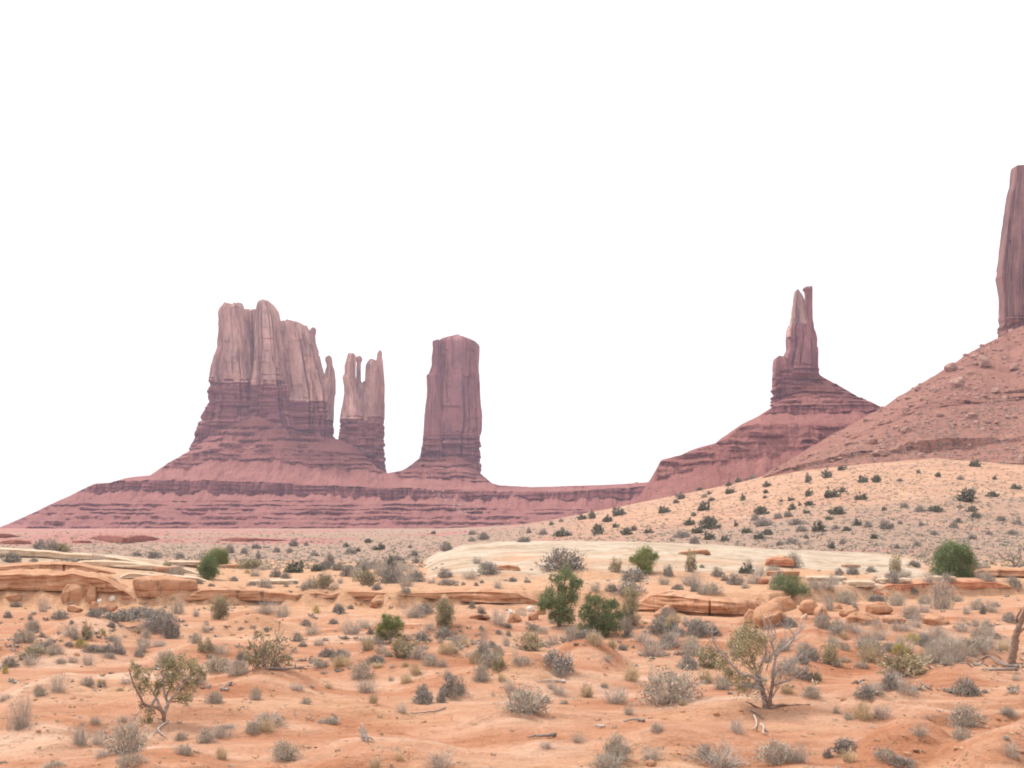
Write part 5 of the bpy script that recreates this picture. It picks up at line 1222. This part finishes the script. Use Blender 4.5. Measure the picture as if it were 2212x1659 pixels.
# ------------------------------------------------------------------ low scrub, grit and litter that nobody could count
def tuft(mb, p, s, rng, mat, n=12, flat=.6):
    p = Vector(p)
    for _ in range(n):
        az = rng.uniform(0, 6.283); d = Vector((math.cos(az), math.sin(az), rng.uniform(.1, 1.2) * flat)) ; d.normalize()
        q = p + d * s * rng.uniform(.12, .5)
        leaf(mb, q, d + Vector((rng.gauss(0, .5), rng.gauss(0, .5), rng.gauss(0, .4))), s * rng.uniform(.3, .6), s * rng.uniform(.10, .22), rng, mat)
rng = random.Random(77); mb = MB(); cnt = 0
tries = 0
while cnt < 12500 and tries < 60000:
    tries += 1
    u = rng.uniform(-250, 2460); y = rng.uniform(860, 1245)
    if y < np.interp(u, [-250, 1000, 1200, 1608, 2020, 2200, 2460], [1148, 1146, 1122, 1030, 900, 850, 850]) : continue
    loc, nor, nm = cast(u, y)
    if nm == "talus_hill" and y > 850 and rng.random() < .7:
        tuft(mb, loc, rng.uniform(.6, 1.7), rng, rng.choice((0, 1, 1)), 11); cnt += 1; continue
    if nm not in ("ground", "sand_hill") or loc.y < 125: continue
    hillp = sstep(1, 6, loc.z); cov = fbm(loc.x / 22, loc.y / 22, 0, 88, 3)
    if rng.random() > (1.0 - .22 * float(hillp) + .7 * float(cov)): continue
    s = rng.uniform(.35, 0.95) * (1 + .0015 * loc.y) * rng.uniform(.6, 1.0)
    tuft(mb, loc, s, rng, rng.choice((0, 0, 1, 1, 2, 3)), 11); cnt += 1
link("low_scrub", mb.mesh("low_scrub", [M['sage'], M['blue'], M['twig'], M['olive']]), None, kind="stuff")
mb = MB(); cnt = 0
while cnt < 2600:
    u = rng.uniform(-250, 2460); y = rng.uniform(1225, 1720)
    loc, nor, nm = cast(u, y)
    cnt += 1
    if loc is None or nm not in ("ground", "slickrock_dome"): continue
    if fbm(loc.x / 5, loc.y / 4, 0, 99, 3) < rng.uniform(-.35, .35): continue
    tuft(mb, loc, rng.uniform(.05, .22), rng, rng.choice((0, 1, 2, 3, 3)), 9, .5)
cnt = 0
while cnt < 2200:
    u = rng.uniform(-250, 2460); y = rng.uniform(1215, 1500); cnt += 1
    loc, nor, nm = cast(u, y)
    if loc is None or nm not in ("ground", "slickrock_dome"): continue
    if fbm(loc.x / 7, loc.y / 6, 0, 199, 3) < rng.uniform(-.1, .3): continue
    tuft(mb, loc, rng.uniform(.12, .42), rng, rng.choice((0, 0, 2, 2, 1, 3)), 26, .8)
link("dry_litter", mb.mesh("dry_litter", [M['sage'], M['twig_dark'], M['twig'], M['straw']]), None, kind="stuff")
pts = []
for _ in range(2200):
    u = rng.uniform(-250, 2460); y = rng.uniform(1215, 1720); p, nor, nm = cast(u, y)
    if p is None or nm not in ('ground', 'slickrock_dome'): continue
    if vnoise(p[0] / 4, p[1] / 3, 0, 55) > rng.uniform(-.6, .8): pts.append((p, rng.uniform(.02, .05) + .10 * rng.random()**6))
rubble("loose_stones", pts, M['slab'], .7, 1.3, 8)

# ------------------------------------------------------------------ thin dry haze between here and the buttes
me = bpy.data.meshes.new("haze"); bm = bmesh.new(); bmesh.ops.create_cube(bm, size=1.0); bm.to_mesh(me); bm.free()
hz = bpy.data.materials.new("haze"); hz.use_nodes = True; hn = hz.node_tree; hn.nodes.clear()
ho = hn.nodes.new("ShaderNodeOutputMaterial"); hv = hn.nodes.new("ShaderNodeVolumePrincipled")
hv.inputs["Color"].default_value = (0.80, 0.76, 1.0, 1); hv.inputs["Density"].default_value = 0.00009; hv.inputs["Anisotropy"].default_value = 0.2
hn.links.new(hv.outputs[0], ho.inputs["Volume"]); me.materials.append(hz)
zlo = min(float((np.array([v for v in o.bound_box])[:, 2]).min()) for o in scene.objects if o.type == 'MESH' and o.get("kind") == "structure") - 1
o = link("haze", me, None, (0, 2950, (zlo + 420) / 2), kind="stuff"); o.scale = (19000, 6400, 420 - zlo)

# ------------------------------------------------------------------ labels: what it is, how big, and where among the landmarks
LM = [("the half-dead twisted juniper", 1655, 1480), ("the crooked juniper", 350, 1480), ("the tall central juniper", 1210, 1290), ("the low wide juniper", 1300, 1320), ("the big split boulder", 160, 1290),
      ("the white-topped rocks", 1130, 1325), ("the bleached stump", 785, 1590), ("the big round juniper", 2060, 1220), ("the bright green juniper pair", 460, 1225), ("the pale-trunked juniper", 842, 1360),
      ("the cut-off brown trunk", 2190, 1410), ("the sprawling juniper", 1705, 1275), ("the olive-grey juniper", 960, 1330), ("the grey-stemmed shrub", 575, 1430), ("the dome's left end", 920, 1222),
      ("the juniper on the pale dome", 1395, 1215), ("the twin-pronged spire", 1722, 900), ("the round tower", 980, 1030), ("the castle butte", 590, 1050), ("the right-edge tower", 2190, 800), ("the big tan sagebrush", 1134, 1530),
      ("the dead bough heap", 2080, 1450), ("the dark red ledges", 1960, 1275), ("the hooked white branch", 1630, 1570), ("the short grey log", 1185, 1595), ("the olive ledge bush", 472, 1315)]
ORD = ["", "second ", "third ", "fourth ", "fifth ", "sixth ", "seventh ", "eighth ", "ninth ", "tenth ", "eleventh ", "twelfth ", "thirteenth ", "fourteenth ", "fifteenth ", "sixteenth ", "seventeenth ", "eighteenth ", "nineteenth ", "twentieth ", "twenty-first ", "twenty-second ", "twenty-third ", "twenty-fourth ", "twenty-fifth "]
buck = {}
for (o, ph, u, y, wp) in REG:
    best = min(LM, key=lambda l: (abs(l[1] - u) * 1.0)**2 + ((l[2] - y) * 1.5)**2)
    dx, dy = u - best[1], y - best[2]
    d = ("right of" if dx > 0 else "left of") if abs(dx) > abs(dy) * 1.3 else ("below" if dy > 0 else "above")
    buck.setdefault((ph, best[0], d), []).append((dx * dx + dy * dy, o, wp))
for (ph, lm, d), lst in buck.items():
    lst.sort(key=lambda t: t[0])
    for i, (_d, o, wp) in enumerate(lst):
        if len(lst) == 1: o["label"] = f"{ph} {d} {lm}"
        else: o["label"] = f"{ph} {d} {lm}, {ORD[min(i, 24)]}nearest"
for o in list(scene.objects):
    if "kk" in o: del o["kk"]
